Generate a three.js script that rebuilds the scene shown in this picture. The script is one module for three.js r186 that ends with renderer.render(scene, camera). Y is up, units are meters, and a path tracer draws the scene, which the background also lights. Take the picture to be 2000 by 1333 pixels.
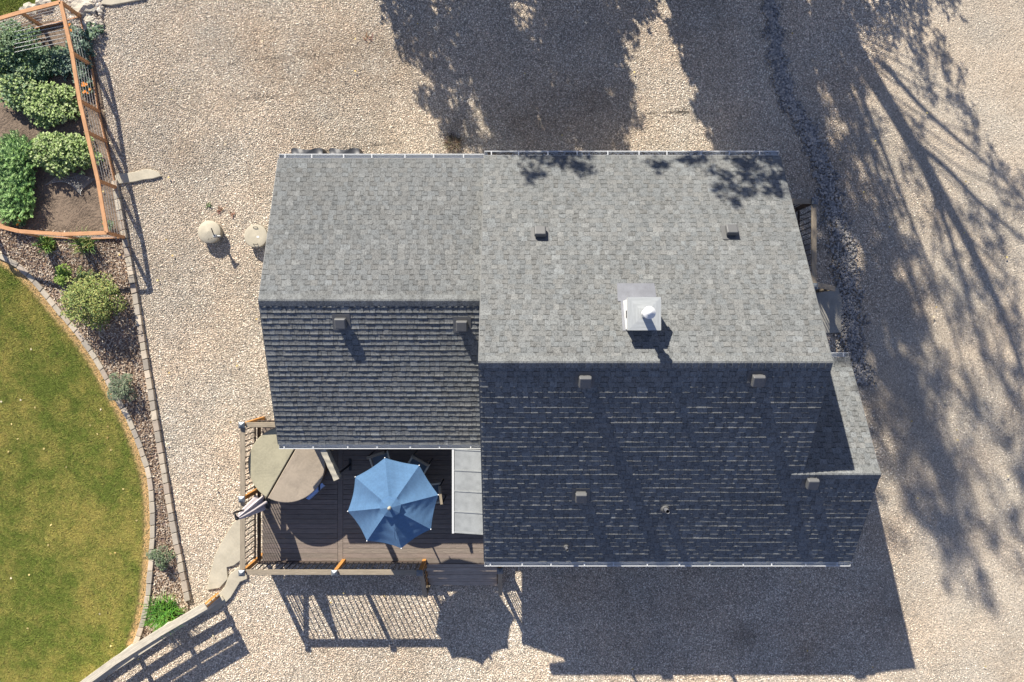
import * as THREE from 'three';
import { mergeGeometries, mergeVertices } from 'three/addons/utils/BufferGeometryUtils.js';
import { RoundedBoxGeometry } from 'three/addons/geometries/RoundedBoxGeometry.js';
import { ImprovedNoise } from 'three/addons/math/ImprovedNoise.js';

// ------------------------------------------------------------------ camera, sky, sun, exposure
const H = 20.4, F = 1387;                                  // flying height, focal length in photo pixels
const scene = new THREE.Scene();
const camera = new THREE.PerspectiveCamera(2 * Math.atan(666.5 / F) * 180 / Math.PI, 2000 / 1333, 0.1, 900);
camera.position.set(0, H, 0); camera.up.set(0, 0, -1); camera.lookAt(0, 0, 0);
const renderer = new THREE.WebGLRenderer({ antialias: true });
renderer.toneMapping = THREE.LinearToneMapping;
renderer.toneMappingExposure = 2.15;
renderer.shadowMap.enabled = true;
const SX = 0.78, SZ = 1.64;                                // shadow offset per metre of height
const sun = new THREE.DirectionalLight(new THREE.Color(1, 0.93, 0.82), 4.6);
sun.position.set(-SX * 30, 30, -SZ * 30); sun.target.position.set(0, 0, 0);
sun.castShadow = true; sun.shadow.mapSize.set(4096, 4096);
Object.assign(sun.shadow.camera, { left: -26, right: 26, top: 26, bottom: -26, near: 1, far: 140 });
scene.add(sun, sun.target);
{
  const w = 128, h = 64, d = new Float32Array(w * h * 4), sd = sun.position.clone().normalize();
  for (let j = 0; j < h; j++) for (let i = 0; i < w; i++) {
    const el = ((j + 0.5) / h - 0.5) * Math.PI, az = ((i + 0.5) / w - 0.5) * 2 * Math.PI;
    const v = new THREE.Vector3(Math.cos(el) * Math.cos(az), Math.sin(el), Math.cos(el) * Math.sin(az));
    const up = Math.max(0, v.y), hz = Math.pow(1 - up, 4), c = Math.max(0, v.dot(sd));
    const near = 0.07 * Math.pow(c, 6);
    const k = v.y < 0 ? 0.35 : 1;
    d.set([k * (0.083 + 0.125 * hz + near), k * (0.114 + 0.128 * hz + near), k * (0.212 + 0.125 * hz + near), 1], (j * w + i) * 4);
  }
  const t = new THREE.DataTexture(d, w, h, THREE.RGBAFormat, THREE.FloatType);
  t.mapping = THREE.EquirectangularReflectionMapping; t.magFilter = t.minFilter = THREE.LinearFilter; t.needsUpdate = true;
  scene.background = t; scene.environment = t;
}

// ------------------------------------------------------------------ helpers
function rngOf(a) { return () => { a |= 0; a = a + 0x6D2B79F5 | 0; let t = Math.imul(a ^ a >>> 15, 1 | a); t = t + Math.imul(t ^ t >>> 7, 61 | t) ^ t; return ((t ^ t >>> 14) >>> 0) / 4294967296; }; }
let R = rngOf(7);
const rr = (a, b) => a + (b - a) * R();
const pick = (a) => a[Math.floor(R() * a.length)];
const noise = new ImprovedNoise();
const N2 = (x, z, s, o = 0) => noise.noise(x / s + 31.7 + o, o * 3.1 + 0.5, z / s + 17.3);
const at = (px, py, y = 0) => new THREE.Vector3((px - 1000) * (H - y) / F, y, (py - 666.5) * (H - y) / F);
const V = (x, y, z) => new THREE.Vector3(x, y, z);
const taken = {};
function numbered(n) { const k = taken[n] = (taken[n] ?? -1) + 1; return k ? `${n}_${String(k).padStart(3, '0')}` : n; }
function tag(o, label, category, group, kind) { Object.assign(o.userData, { label, category }); if (group) o.userData.group = group; if (kind) o.userData.kind = kind; return o; }
function thing(name, label, category, pos = [0, 0, 0], turn = 0, group) {
  const g = new THREE.Group(); g.name = numbered(name); g.position.set(...pos); g.rotation.y = turn; scene.add(g);
  return tag(g, label, category, group);
}
function shadowed(m) { m.castShadow = m.receiveShadow = true; return m; }
function part(name, geo, mat, parent) {
  if (Array.isArray(geo)) geo = merge(geo);
  const m = shadowed(new THREE.Mesh(geo, mat)); m.name = parent === scene ? numbered(name) : name; parent.add(m); return m;
}
function structure(name, geo, mat, label, category = name.replace(/_/g, ' ')) { const m = part(name, geo, mat, scene); m.userData = { label, category, kind: 'structure' }; return m; }
function merge(list) {
  const hasC = list.some((g) => g.attributes.color);
  list = list.map((g) => {
    g = g.index ? g.toNonIndexed() : g;
    for (const k of Object.keys(g.attributes)) if (!['position', 'normal', 'uv', 'color'].includes(k)) g.deleteAttribute(k);
    const n = g.attributes.position.count;
    if (!g.attributes.uv) g.setAttribute('uv', new THREE.BufferAttribute(new Float32Array(n * 2), 2));
    if (hasC && !g.attributes.color) paint(g, 1, 1, 1);
    return g;
  });
  return list.length > 1 ? mergeGeometries(list) : list[0];
}
function paint(g, r, gg, b) {
  const n = g.attributes.position.count, c = new Float32Array(n * 3);
  for (let i = 0; i < n; i++) c.set([r, gg, b], i * 3);
  g.setAttribute('color', new THREE.BufferAttribute(c, 3)); return g;
}
// box with planar uv in metres, chamfered when c > 0
function bx(w, h, d, x = 0, y = 0, z = 0, c = 0) {
  const g = c ? new RoundedBoxGeometry(w, h, d, 1, c) : new THREE.BoxGeometry(w, h, d);
  g.translate(x, y, z); return boxUV(g);
}
function boxUV(g, ou = R() * 9, ov = R() * 9) {
  const p = g.attributes.position, n = g.attributes.normal, uv = new Float32Array(p.count * 2);
  for (let i = 0; i < p.count; i++) {
    const ax = Math.abs(n.getX(i)), ay = Math.abs(n.getY(i)), az = Math.abs(n.getZ(i));
    const [u, v] = ay >= ax && ay >= az ? [p.getX(i), p.getZ(i)] : ax > az ? [p.getZ(i), p.getY(i)] : [p.getX(i), p.getY(i)];
    uv[2 * i] = u + ou; uv[2 * i + 1] = v + ov;
  }
  g.setAttribute('uv', new THREE.BufferAttribute(uv, 2)); return g;
}
// bar from a to b with section w (sideways) x h (up), planar uv along its length
function bar(a, b, w, h, c = 0, up = V(0, 1, 0)) {
  const d = b.clone().sub(a), L = d.length(); d.normalize();
  let s = new THREE.Vector3().crossVectors(up, d); if (s.lengthSq() < 1e-6) s = V(1, 0, 0); s.normalize();
  const u = new THREE.Vector3().crossVectors(d, s);
  const g = bx(L, h, w, 0, 0, 0, c);
  g.applyMatrix4(new THREE.Matrix4().makeBasis(d, u, new THREE.Vector3().crossVectors(d, u)));
  g.translate((a.x + b.x) / 2, (a.y + b.y) / 2, (a.z + b.z) / 2); return g;
}
function tube(pts, r, seg = 20, rad = 6) { return new THREE.TubeGeometry(new THREE.CatmullRomCurve3(pts), seg, r, rad); }
function limb(pts, r0, r1, rad = 7) {
  const c = new THREE.CatmullRomCurve3(pts), seg = Math.max(4, pts.length * 4), g = new THREE.TubeGeometry(c, seg, 1, rad);
  const p = g.attributes.position;
  for (let i = 0; i <= seg; i++) { const o = c.getPointAt(i / seg), r = r0 + (r1 - r0) * i / seg; for (let k = 0; k <= rad; k++) { const j = i * (rad + 1) + k; p.setXYZ(j, o.x + (p.getX(j) - o.x) * r, o.y + (p.getY(j) - o.y) * r, o.z + (p.getZ(j) - o.z) * r); } }
  g.computeVertexNormals(); return g;
}
// triangle soup with colours
class Soup {
  constructor() { this.p = []; this.c = []; this.u = []; }
  tri(a, b, c, col, uv) { this.p.push(a.x, a.y, a.z, b.x, b.y, b.z, c.x, c.y, c.z); for (let i = 0; i < 3; i++) this.c.push(...col); this.u.push(...(uv ?? [a.x, a.z, b.x, b.z, c.x, c.z])); }
  quad(a, b, c, d, col, uv) { this.tri(a, b, c, col, uv && [uv[0], uv[1], uv[2], uv[3], uv[4], uv[5]]); this.tri(a, c, d, col, uv && [uv[0], uv[1], uv[4], uv[5], uv[6], uv[7]]); }
  geo() {
    const g = new THREE.BufferGeometry();
    g.setAttribute('position', new THREE.Float32BufferAttribute(this.p, 3)); g.setAttribute('color', new THREE.Float32BufferAttribute(this.c, 3)); g.setAttribute('uv', new THREE.Float32BufferAttribute(this.u, 2));
    g.computeVertexNormals(); return g;
  }
}
function inside(poly, x, z) {
  let s = false;
  for (let i = 0, j = poly.length - 1; i < poly.length; j = i++) { const [a, b] = poly[i], [c, d] = poly[j]; if ((b > z) !== (d > z) && x < (c - a) * (z - b) / (d - b) + a) s = !s; }
  return s;
}
const polyOf = (list) => list.map(([x, y]) => { const v = at(x, y); return [v.x, v.z]; });
function smoothPath(list, n, y = 0) { const c = new THREE.CatmullRomCurve3(list.map(([a, b]) => at(a, b, y)), false, 'centripetal'); return c.getSpacedPoints(n); }
function slab(poly, y0, y1, hole) {                          // flat piece with thickness, polygon in x,z
  const s = new THREE.Shape(poly.map(([x, z]) => new THREE.Vector2(x, -z)));
  const g = new THREE.ExtrudeGeometry(s, { depth: y1 - y0, bevelEnabled: false }); g.rotateX(-Math.PI / 2); g.translate(0, y0, 0); return boxUV(g, 0, 0);
}
function roughSlab(poly, y0, y1, b) {
  const s = new THREE.Shape(poly.map(([x, z]) => new THREE.Vector2(x, -z)));
  const g = new THREE.ExtrudeGeometry(s, { depth: y1 - y0 - b, bevelEnabled: true, bevelThickness: b, bevelSize: b, bevelOffset: -b, bevelSegments: 2 }); g.rotateX(-Math.PI / 2); g.translate(0, y0, 0); return boxUV(g, 0, 0);
}

// ------------------------------------------------------------------ textures
function tex(n, metres, f, srgb) {
  const d = new Uint8Array(n * n * 4);
  for (let j = 0; j < n; j++) for (let i = 0; i < n; i++) { const c = f(i / n, j / n); for (let k = 0; k < 3; k++) d[(j * n + i) * 4 + k] = Math.max(0, Math.min(255, (c.length ? c[k] : c) * 255)); d[(j * n + i) * 4 + 3] = 255; }
  const t = new THREE.DataTexture(d, n, n); t.wrapS = t.wrapT = THREE.RepeatWrapping; t.magFilter = THREE.LinearFilter; t.minFilter = THREE.LinearMipmapLinearFilter; t.generateMipmaps = true;
  if (srgb) t.colorSpace = THREE.SRGBColorSpace; t.repeat.set(1 / metres, 1 / metres); t.needsUpdate = true; return t;
}
function tileNoise(n, cells, seed) {                         // wrapping value noise
  const r = rngOf(seed), g = Array.from({ length: cells * cells }, () => r());
  return (u, v) => { const x = u * cells, y = v * cells, i = Math.floor(x), j = Math.floor(y), a = x - i, b = y - j, s = a * a * (3 - 2 * a), t = b * b * (3 - 2 * b); const q = (p, o) => g[((o % cells) + cells) % cells * cells + ((p % cells) + cells) % cells]; return (q(i, j) * (1 - s) + q(i + 1, j) * s) * (1 - t) + (q(i, j + 1) * (1 - s) + q(i + 1, j + 1) * s) * t; };
}
const nA = tileNoise(0, 8, 1), nB = tileNoise(0, 37, 2), nC = tileNoise(0, 128, 3), nD = tileNoise(0, 19, 5), nE = tileNoise(0, 64, 9);
const granule = tex(512, 2.3, (u, v) => 0.86 + 0.75 * (nC(u, v) - 0.5) + 0.4 * (R() - 0.5) + 0.22 * (nB(u, v) - 0.5));
const gravelTex = tex(1024, 3.1, (u, v) => { const k = 0.45 + 0.5 * nC(u, v) + 0.35 * (R() - 0.5); return [k, k * 0.985, k * 0.96]; });
const woodTex = tex(512, 1.0, (u, v) => { const g = nB(u * 0.12, v) * 0.4 + nE(u * 0.1, v) * 0.4 + nC(u * 0.25, v) * 0.3; return 0.55 + 0.5 * g; });
const dirtTex = tex(512, 1.7, (u, v) => 0.42 + 0.35 * nA(u, v) + 0.3 * nB(u, v) + 0.25 * nC(u, v) + 0.15 * (R() - 0.5));
const concreteTex = tex(512, 1.5, (u, v) => 0.72 + 0.16 * nA(u, v) + 0.1 * nB(u, v) + 0.1 * (R() - 0.5));
const metalTex = tex(256, 0.8, (u, v) => 0.74 + 0.2 * nA(u, v) + 0.1 * nB(u, v));
const weaveTex = tex(256, 0.25, (u, v) => 0.8 + 0.1 * Math.sin(u * 2 * Math.PI * 40) * Math.sin(v * 2 * Math.PI * 40) + 0.16 * nA(u, v));
const M = {};
function mat(name, color, roughness, extra = {}) { const m = new THREE.MeshStandardMaterial({ roughness, ...extra }); m.color.setRGB(...color); m.name = name; m.side = THREE.DoubleSide; return M[name] = m; }
mat('shingle', [1, 1, 1], 0.95, { vertexColors: true, map: granule, bumpMap: granule, bumpScale: 0.003 });
mat('sheathing', [0.06, 0.06, 0.06], 0.9);
mat('fascia', [0.75, 0.75, 0.73], 0.5);
mat('rake_metal', [0.12, 0.125, 0.125], 0.6);
mat('gutter_white', [0.6, 0.61, 0.6], 0.35);
mat('siding', [0.34, 0.35, 0.35], 0.7);
mat('vent_plastic', [0.105, 0.107, 0.108], 0.5, { bumpMap: dirtTex, bumpScale: 0.002 });
mat('flashing', [0.17, 0.178, 0.2], 0.5, { metalness: 0.2, map: metalTex });
mat('galvanised', [0.44, 0.46, 0.455], 0.45, { metalness: 0.1, map: metalTex });
mat('flue_metal', [0.68, 0.69, 0.68], 0.4, { metalness: 0.1 });
mat('chase_white', [0.78, 0.78, 0.76], 0.5);
mat('black_metal', [0.02, 0.02, 0.022], 0.45, { metalness: 0.3 });
mat('cap_metal', [0.13, 0.15, 0.17], 0.45, { metalness: 0.2 });
mat('deck_brown', [1, 1, 1], 0.75, { vertexColors: true, map: woodTex, bumpMap: woodTex, bumpScale: 0.002 });
mat('weathered_wood', [0.33, 0.275, 0.2], 0.85, { map: woodTex, bumpMap: woodTex, bumpScale: 0.003 });
mat('dark_wood', [0.085, 0.06, 0.045], 0.8, { map: woodTex });
mat('stained_wood', [0.5, 0.23, 0.055], 0.7, { map: woodTex });
mat('cedar', [0.6, 0.315, 0.15], 0.8, { map: woodTex, bumpMap: woodTex, bumpScale: 0.002 });
mat('grey_wood', [0.62, 0.56, 0.44], 0.9, { map: woodTex, bumpMap: woodTex, bumpScale: 0.004 });
mat('wire', [0.55, 0.55, 0.53], 0.4, { metalness: 0.6 });
mat('concrete', [0.52, 0.47, 0.36], 0.9, { map: concreteTex, bumpMap: concreteTex, bumpScale: 0.004 });
mat('dark_concrete', [0.34, 0.325, 0.28], 0.9, { map: concreteTex, bumpMap: concreteTex, bumpScale: 0.004 });
mat('edging', [1, 1, 1], 0.92, { vertexColors: true, map: concreteTex, bumpMap: dirtTex, bumpScale: 0.006 });
mat('gravel_base', [1, 1, 1], 0.95, { vertexColors: true, map: gravelTex, bumpMap: gravelTex, bumpScale: 0.02 });
mat('pebble', [1, 1, 1], 0.85);
mat('soil', [0.215, 0.16, 0.115], 1, { map: dirtTex, bumpMap: dirtTex, bumpScale: 0.05 });
mat('mulch', [0.26, 0.18, 0.14], 1, { map: dirtTex, bumpMap: dirtTex, bumpScale: 0.04 });
mat('turf', [0.19, 0.16, 0.065], 1, { map: dirtTex, bumpMap: dirtTex, bumpScale: 0.03 });
mat('leaf', [1, 1, 1], 0.6, { vertexColors: true });
mat('bark', [0.13, 0.105, 0.085], 0.95, { map: dirtTex, bumpMap: dirtTex, bumpScale: 0.03 });
M.blue_canvas = new THREE.MeshPhysicalMaterial({ roughness: 0.95, transmission: 0.3, thickness: 0, map: weaveTex, bumpMap: weaveTex, bumpScale: 0.002, side: THREE.DoubleSide }); M.blue_canvas.name = 'blue_canvas'; M.blue_canvas.color.setRGB(0.1, 0.225, 0.41);
mat('towel_blue', [0.3, 0.45, 0.75], 0.9, { map: weaveTex });
mat('mauve_canvas', [0.6, 0.55, 0.56], 0.85, { map: weaveTex });
mat('tan_canvas', [0.42, 0.39, 0.31], 0.9, { map: weaveTex });
mat('vinyl_olive', [0.38, 0.35, 0.24], 0.6, { map: concreteTex, bumpMap: dirtTex, bumpScale: 0.006 });
mat('vinyl_rose', [0.39, 0.325, 0.245], 0.6, { map: concreteTex, bumpMap: dirtTex, bumpScale: 0.006 });
mat('tub_wood', [0.12, 0.07, 0.045], 0.6, { map: woodTex });
mat('tarp', [0.06, 0.063, 0.07], 0.5);
mat('awning_sheet', [0.29, 0.305, 0.305], 0.35, { map: metalTex });
mat('white_plastic', [0.8, 0.8, 0.78], 0.4);
mat('rock', [1, 1, 1], 0.95, { vertexColors: true, bumpMap: dirtTex, bumpScale: 0.02 });
mat('stone', [1, 1, 1], 0.9);

// ------------------------------------------------------------------ layout lines (photo pixels on the ground)
const innerEdge = [[-60, 470], [0, 501], [30, 518], [60, 545], [85, 574], [110, 605], [150, 652], [185, 702], [205, 737], [225, 775], [245, 810], [262, 848], [276, 886], [288, 925], [294, 965], [296, 1005], [296, 1045], [294, 1085], [291, 1125], [287, 1165], [280, 1205], [270, 1240], [262, 1262]];
const outerEdge = [[221, 352], [226, 382], [235, 430], [244, 480], [253, 530], [262, 580], [270, 630], [278, 680], [288, 740], [298, 800], [308, 860], [318, 920], [328, 980], [338, 1040], [348, 1090], [358, 1140], [366, 1178]];
const lawnPoly = polyOf([...innerEdge, [250, 1292], [205, 1318], [120, 1375], [-60, 1400]]);
const lawnTop = polyOf([[-60, -60], [108, -60], [112, 6], [-60, 46]]);
const bedPoly = polyOf([...innerEdge, [275, 1258], [330, 1222], [372, 1190], ...[...outerEdge].reverse().filter((p) => p[1] > 470), [232, 462], [0, 440], [-60, 430]]);
const gardenPoly = polyOf([[-60, 72], [40, 45], [158, 38], [185, 118], [205, 222], [222, 352], [236, 464], [0, 446], [-60, 440]]);
const xFoot = [-5.65, 6.5];
const housePoly = [[-5.6, -4.2], [8.2, -4.2], [8.2, 5.2], [-0.4, 5.2], [-0.4, 6.1], [-7, 6.1], [-7, 2.3], [-5.6, 2.3]];
const slabPolyPx = [[474, 1008], [457, 1020], [434, 1058], [420, 1086], [411, 1120], [405, 1152], [430, 1148], [446, 1130], [444, 1108], [458, 1104], [474, 1092]];
const walkPolyPx = [[482, 1096], [466, 1108], [449, 1122], [440, 1146], [422, 1166], [398, 1182], [404, 1200], [428, 1190], [452, 1166], [470, 1136], [484, 1130]];
const slabPoly = polyOf(slabPolyPx), walkPoly = polyOf(walkPolyPx);
const padPoly = polyOf([[1560, 560], [1636, 562], [1643, 590], [1641, 650], [1560, 654]]);
const rockLine = [[1493, -40], [1508, 40], [1518, 110], [1535, 190], [1572, 250], [1606, 330], [1624, 400], [1644, 480], [1652, 560], [1660, 620], [1665, 690], [1690, 760]];
const rockPts = smoothPath(rockLine, 120);
const nearRock = (x, z) => { let m = 9; for (const p of rockPts) m = Math.min(m, Math.hypot(p.x - x, p.z - z)); return m; };

// ------------------------------------------------------------------ ground
const packed = (x, z) => Math.max(0, Math.min(1, (x - 9.6) / 2.4 + 0.9 * N2(x, z, 2.4, 21)));   // driven, sandy gravel towards the right
const tracks = [[[385, 141], [480, 119], [590, 112], [700, 98]], [[480, 192], [640, 182], [740, 167], [850, 152]], [[600, 296], [700, 288], [790, 276]], [[1260, 222], [1345, 219]]].map((l) => smoothPath(l, 130));
const stains = [[1000, 235, 130, 45, 0.2], [885, 262, 30, 26, 0.3], [1150, 195, 60, 30, 0.25], [1455, 1250, 40, 30, 0.3], [1575, 1285, 26, 26, 0.3], [1735, 1200, 34, 24, 0.25], [1770, 1165, 55, 40, 0.14], [640, 95, 160, 60, 0.16], [560, 150, 90, 50, 0.14], [760, 130, 60, 50, 0.12], [470, 90, 80, 40, 0.1], [1620, 220, 60, 200, 0.08], [1740, 990, 40, 90, 0.1]].map(([x, y, a, b, k]) => { const v = at(x, y); return [v.x, v.z, a * 0.0147, b * 0.0147, k]; });
function gravelTint(x, z) {
  const a = N2(x, z, 3.2), b = N2(x, z, 0.9, 5), c = N2(x, z, 7, 9), f = N2(x, z, 0.33, 14);
  let k = 1 + 0.17 * a + 0.12 * b + 0.1 * c + 0.06 * f, warm = 1 + 0.05 * N2(x, z, 1.6, 3) + 0.02 * N2(x, z, 0.5, 19);
  for (const [sx, sz, ra, rb, q] of stains) { const d = ((x - sx) / ra) ** 2 + ((z - sz) / rb) ** 2; if (d < 6) { const e = Math.exp(-d) * Math.max(0, 1 + 1.4 * b + 1.0 * f); k *= 1 - q * Math.min(1.3, e); warm += 0.025 * e; } }   // dirt, damp and oil marks on the gravel
  if (z < -4.5 && x < 5.5 && x > -9.5) { const w = rutNoise(x, z); for (const t of tracks) for (const p of t) { const d = (p.x - x) ** 2 + (p.z - z) ** 2; if (d < 0.0011) { k *= 1 - 0.24 * Math.min(1.2, w); } } }
  const paler = x < -6 && z > 0 ? 1.05 : 1;  // slightly paler gravel tone at the lower left
  return [k * paler * warm, k * paler * 0.995, k * paler * (2 - warm)];
}
function rutNoise(x, z) { return Math.max(0, 0.8 + 1.6 * N2(x, z, 0.5, 23)); }
{
  const xs = [-300, -120, -50, -22], zs = [-300, -120, -50, -16];
  for (let x = -16; x <= 16.01; x += 0.2) xs.push(x); xs.push(22, 50, 120, 300);
  for (let z = -11; z <= 11.01; z += 0.2) zs.push(z); zs.push(16, 50, 120, 300);
  const p = [], c = [], uv = [], ix = [];
  for (const z of zs) for (const x of xs) { p.push(x, 0, z); const t = gravelTint(x, z); const pk = packed(x, z) * 0.12; c.push((0.52 + pk) * t[0], (0.45 + pk * 0.93) * t[1], (0.35 + pk * 0.8) * t[2]); uv.push(x, z); }
  for (let j = 0; j < zs.length - 1; j++) for (let i = 0; i < xs.length - 1; i++) { const a = j * xs.length + i; ix.push(a, a + xs.length, a + 1, a + 1, a + xs.length, a + xs.length + 1); }
  const g = new THREE.BufferGeometry(); g.setAttribute('position', new THREE.Float32BufferAttribute(p, 3)); g.setAttribute('color', new THREE.Float32BufferAttribute(c, 3)); g.setAttribute('uv', new THREE.Float32BufferAttribute(uv, 2)); g.setIndex(ix); g.computeVertexNormals();
  structure('ground', g, M.gravel_base, 'pale beige gravel yard all around the grey roofed house');
}
structure('lawn', [slab(lawnPoly, -0.05, 0.03), slab(lawnTop, -0.05, 0.012)], M.turf, 'curved green and straw coloured lawn left of the stone edged bed');
structure('garden_bed', slab(bedPoly, -0.05, 0.02), M.mulch, 'bark mulch bed between two curved rows of edging stones');
{
  const s = slab(gardenPoly, -0.05, 0.025);
  structure('garden_soil', s, M.soil, 'brown bare soil of the fenced vegetable garden');
}
function rock(r, seed, detail = 1) {
  const g = mergeVertices((() => { const q = new THREE.IcosahedronGeometry(r, detail); q.deleteAttribute('normal'); q.deleteAttribute('uv'); return q; })()), p = g.attributes.position, rnd = rngOf(seed);
  for (let i = 0; i < p.count; i++) { const k = 0.78 + 0.4 * rnd(); p.setXYZ(i, p.getX(i) * k, p.getY(i) * k, p.getZ(i) * k); }
  g.computeVertexNormals(); return g;
}
function flatten(g) { const f = g.toNonIndexed(); f.computeVertexNormals(); return f; }
function instances(name, geo, m, list, label, category) {
  const im = shadowed(new THREE.InstancedMesh(geo, m, list.length)), mm = new THREE.Matrix4(), q = new THREE.Quaternion(), e = new THREE.Euler(), c = new THREE.Color();
  list.forEach(([x, y, z, sx, sy, sz, rx, ry, rz, r, g, b], i) => { mm.compose(V(x, y, z), q.setFromEuler(e.set(rx, ry, rz)), V(sx, sy, sz)); im.setMatrixAt(i, mm); im.setColorAt(i, c.setRGB(r, g, b)); });
  im.name = numbered(name); scene.add(im); return tag(im, label, category, null, 'stuff');
}
{
  R = rngOf(11);
  const list = [], cols = [[0.62, 0.525, 0.405], [0.73, 0.635, 0.51], [0.51, 0.42, 0.32], [0.58, 0.465, 0.355], [0.43, 0.375, 0.295], [0.8, 0.725, 0.585], [0.22, 0.19, 0.15]];
  const step = 0.0345;
  for (let x = -15.1; x < 15.1; x += step) for (let z = -10.15; z < 10.15; z += step) {
    const X = x + rr(-0.018, 0.018), Z = z + rr(-0.018, 0.018);
    if (inside(housePoly, X, Z) || inside(lawnPoly, X, Z) || inside(bedPoly, X, Z) || inside(gardenPoly, X, Z) || inside(slabPoly, X, Z) || inside(walkPoly, X, Z) || inside(padPoly, X, Z)) continue;
    const pk = packed(X, Z); if (R() < 0.1 + 0.55 * pk) continue;
    const t = gravelTint(X, Z), c = pick(cols), s = (0.72 + 0.75 * R() * R()) * (1 - 0.25 * pk);
    const k = (0.88 + 0.3 * R());
    list.push([X, 0.004, Z, s * rr(0.8, 1.25), s * rr(0.5, 0.82) * (1 - 0.4 * pk), s * rr(0.8, 1.25), rr(-0.4, 0.4), rr(0, 6.28), rr(-0.4, 0.4), c[0] * t[0] * k, c[1] * t[1] * k, c[2] * t[2] * k]);
  }
  instances('gravel', flatten(rock(0.0182, 4, 0)), M.pebble, list, 'loose pale beige and pink pebbles covering the yard', 'gravel');
  const rl = [], rc = [[0.27, 0.26, 0.245], [0.34, 0.32, 0.29], [0.17, 0.17, 0.17], [0.46, 0.42, 0.37]];
  for (let i = 0; i < 5600; i++) {
    const k = Math.floor(R() * 119), p = rockPts[k], w = 0.2 + 0.2 * Math.min(1, k / 80) + 0.1 * Math.sin(k * 0.9), o = (R() + R() - 1) * 1.15 * w, c = pick(rc), s = rr(0.6, 1.45);
    rl.push([p.x + o, 0.015 + 0.03 * Math.max(0, 1 - Math.abs(o) / w) + rr(0, 0.02), p.z + rr(-0.1, 0.1), s, s * rr(0.6, 0.9), s * rr(0.8, 1.2), rr(-1, 1), rr(0, 6), rr(-1, 1), ...c]);
  }
  instances('drainage_rock', flatten(rock(0.031, 8, 1)), M.pebble, rl, 'strip of coarse dark grey rocks curving past the right end of the house', 'rocks');
  // mulch chips
  const ch = [], cc = [[0.44, 0.335, 0.24], [0.56, 0.45, 0.34], [0.23, 0.155, 0.1], [0.68, 0.59, 0.47], [0.34, 0.225, 0.14]];
  for (let i = 0; i < 60000; i++) {
    const X = rr(-15, -9), Z = rr(-3.3, 9); if (!inside(bedPoly, X, Z)) continue; const c = pick(cc), k = 0.8 + 0.35 * N2(X, Z, 0.8, 2) + rr(-0.1, 0.15);
    ch.push([X, 0.03 + rr(0, 0.015), Z, rr(0.6, 1.5), 1, rr(0.6, 1.3), rr(-0.5, 0.5), rr(0, 6.28), rr(-0.5, 0.5), c[0] * k, c[1] * k, c[2] * k]);
  }
  instances('bark_mulch', new THREE.BoxGeometry(0.055, 0.008, 0.02), M.stone, ch, 'loose brown and tan bark chips over the planting bed', 'mulch');
  // grass
  const s = new Soup();
  for (let b = 0; b < 7; b++) { const a = rr(0, 6.28), r = rr(0, 0.028), o = V(Math.cos(a * 1.7) * r, 0, Math.sin(a * 1.7) * r), l = rr(0.035, 0.06), t = V(o.x + Math.cos(a) * l * 0.75, l * 0.75, o.z + Math.sin(a) * l * 0.75), w = V(-Math.sin(a) * 0.006, 0, Math.cos(a) * 0.006); s.tri(o.clone().sub(w), o.clone().add(w), t, [1, 1, 1]); }
  const tuft = s.geo(), gl = [];
  const innerW = smoothPath(innerEdge, 160);
  for (const [poly, x0, x1, z0, z1, n] of [[lawnPoly, -15.2, -10.2, -2.9, 10.3, 210000], [lawnTop, -15.2, -13, -10.3, -9, 9000]]) for (let i = 0; i < n; i++) {
    const X = rr(x0, x1), Z = rr(z0, z1); if (!inside(poly, X, Z)) continue;
    let e = 9; for (let k = 0; k < 160; k += 3) e = Math.min(e, Math.hypot(innerW[k].x - X, innerW[k].z - Z));
    const dry = Math.max(0, Math.min(1, 0.5 + 0.8 * N2(X, Z, 2.6, 4) + 0.7 * N2(X, Z, 0.6, 6) + 0.5 * N2(X, Z, 0.14, 8) - 0.2 * Math.max(0, Math.min(1, -Z))));
    const edge = e < 0.3 ? Math.min(1, (0.3 - e) / 0.12 * rr(0.7, 1.2)) : 0;
    if (edge > 0.6 && R() < 0.5) continue;
    const d = Math.min(1, Math.max(dry * 0.85, edge)), k = rr(0.65, 1.35);
    gl.push([X, 0.03, Z, rr(0.7, 1.2), edge > 0.4 ? 0.5 : rr(0.7, 1.2), rr(0.7, 1.2), 0, rr(0, 6.28), 0, k * (0.215 + 0.3 * d + 0.14 * edge), k * (0.268 + 0.168 * d + 0.01 * edge), k * (0.045 + 0.075 * d + 0.08 * edge)]);
  }
  instances('grass', tuft, M.stone, gl, 'short mown grass, green with straw coloured patches', 'grass');
  // fallen leaves
  const ll = [];
  for (let i = 0; i < 260; i++) { const X = rr(-15, 15), Z = rr(-10, 10); if (inside(housePoly, X, Z)) continue; if (X > -10 && R() < 0.6) continue; ll.push([X, 0.07, Z, 1, 1, rr(0.6, 1), rr(-0.3, 0.3), rr(0, 6), rr(-0.3, 0.3), ...pick([[0.62, 0.5, 0.2], [0.66, 0.58, 0.38], [0.5, 0.36, 0.12]])]); }
  instances('fallen_leaves', new THREE.CircleGeometry(0.032, 6).rotateX(-Math.PI / 2), M.stone, ll, 'small yellow fallen leaves scattered over lawn and gravel', 'leaves');
}

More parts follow.
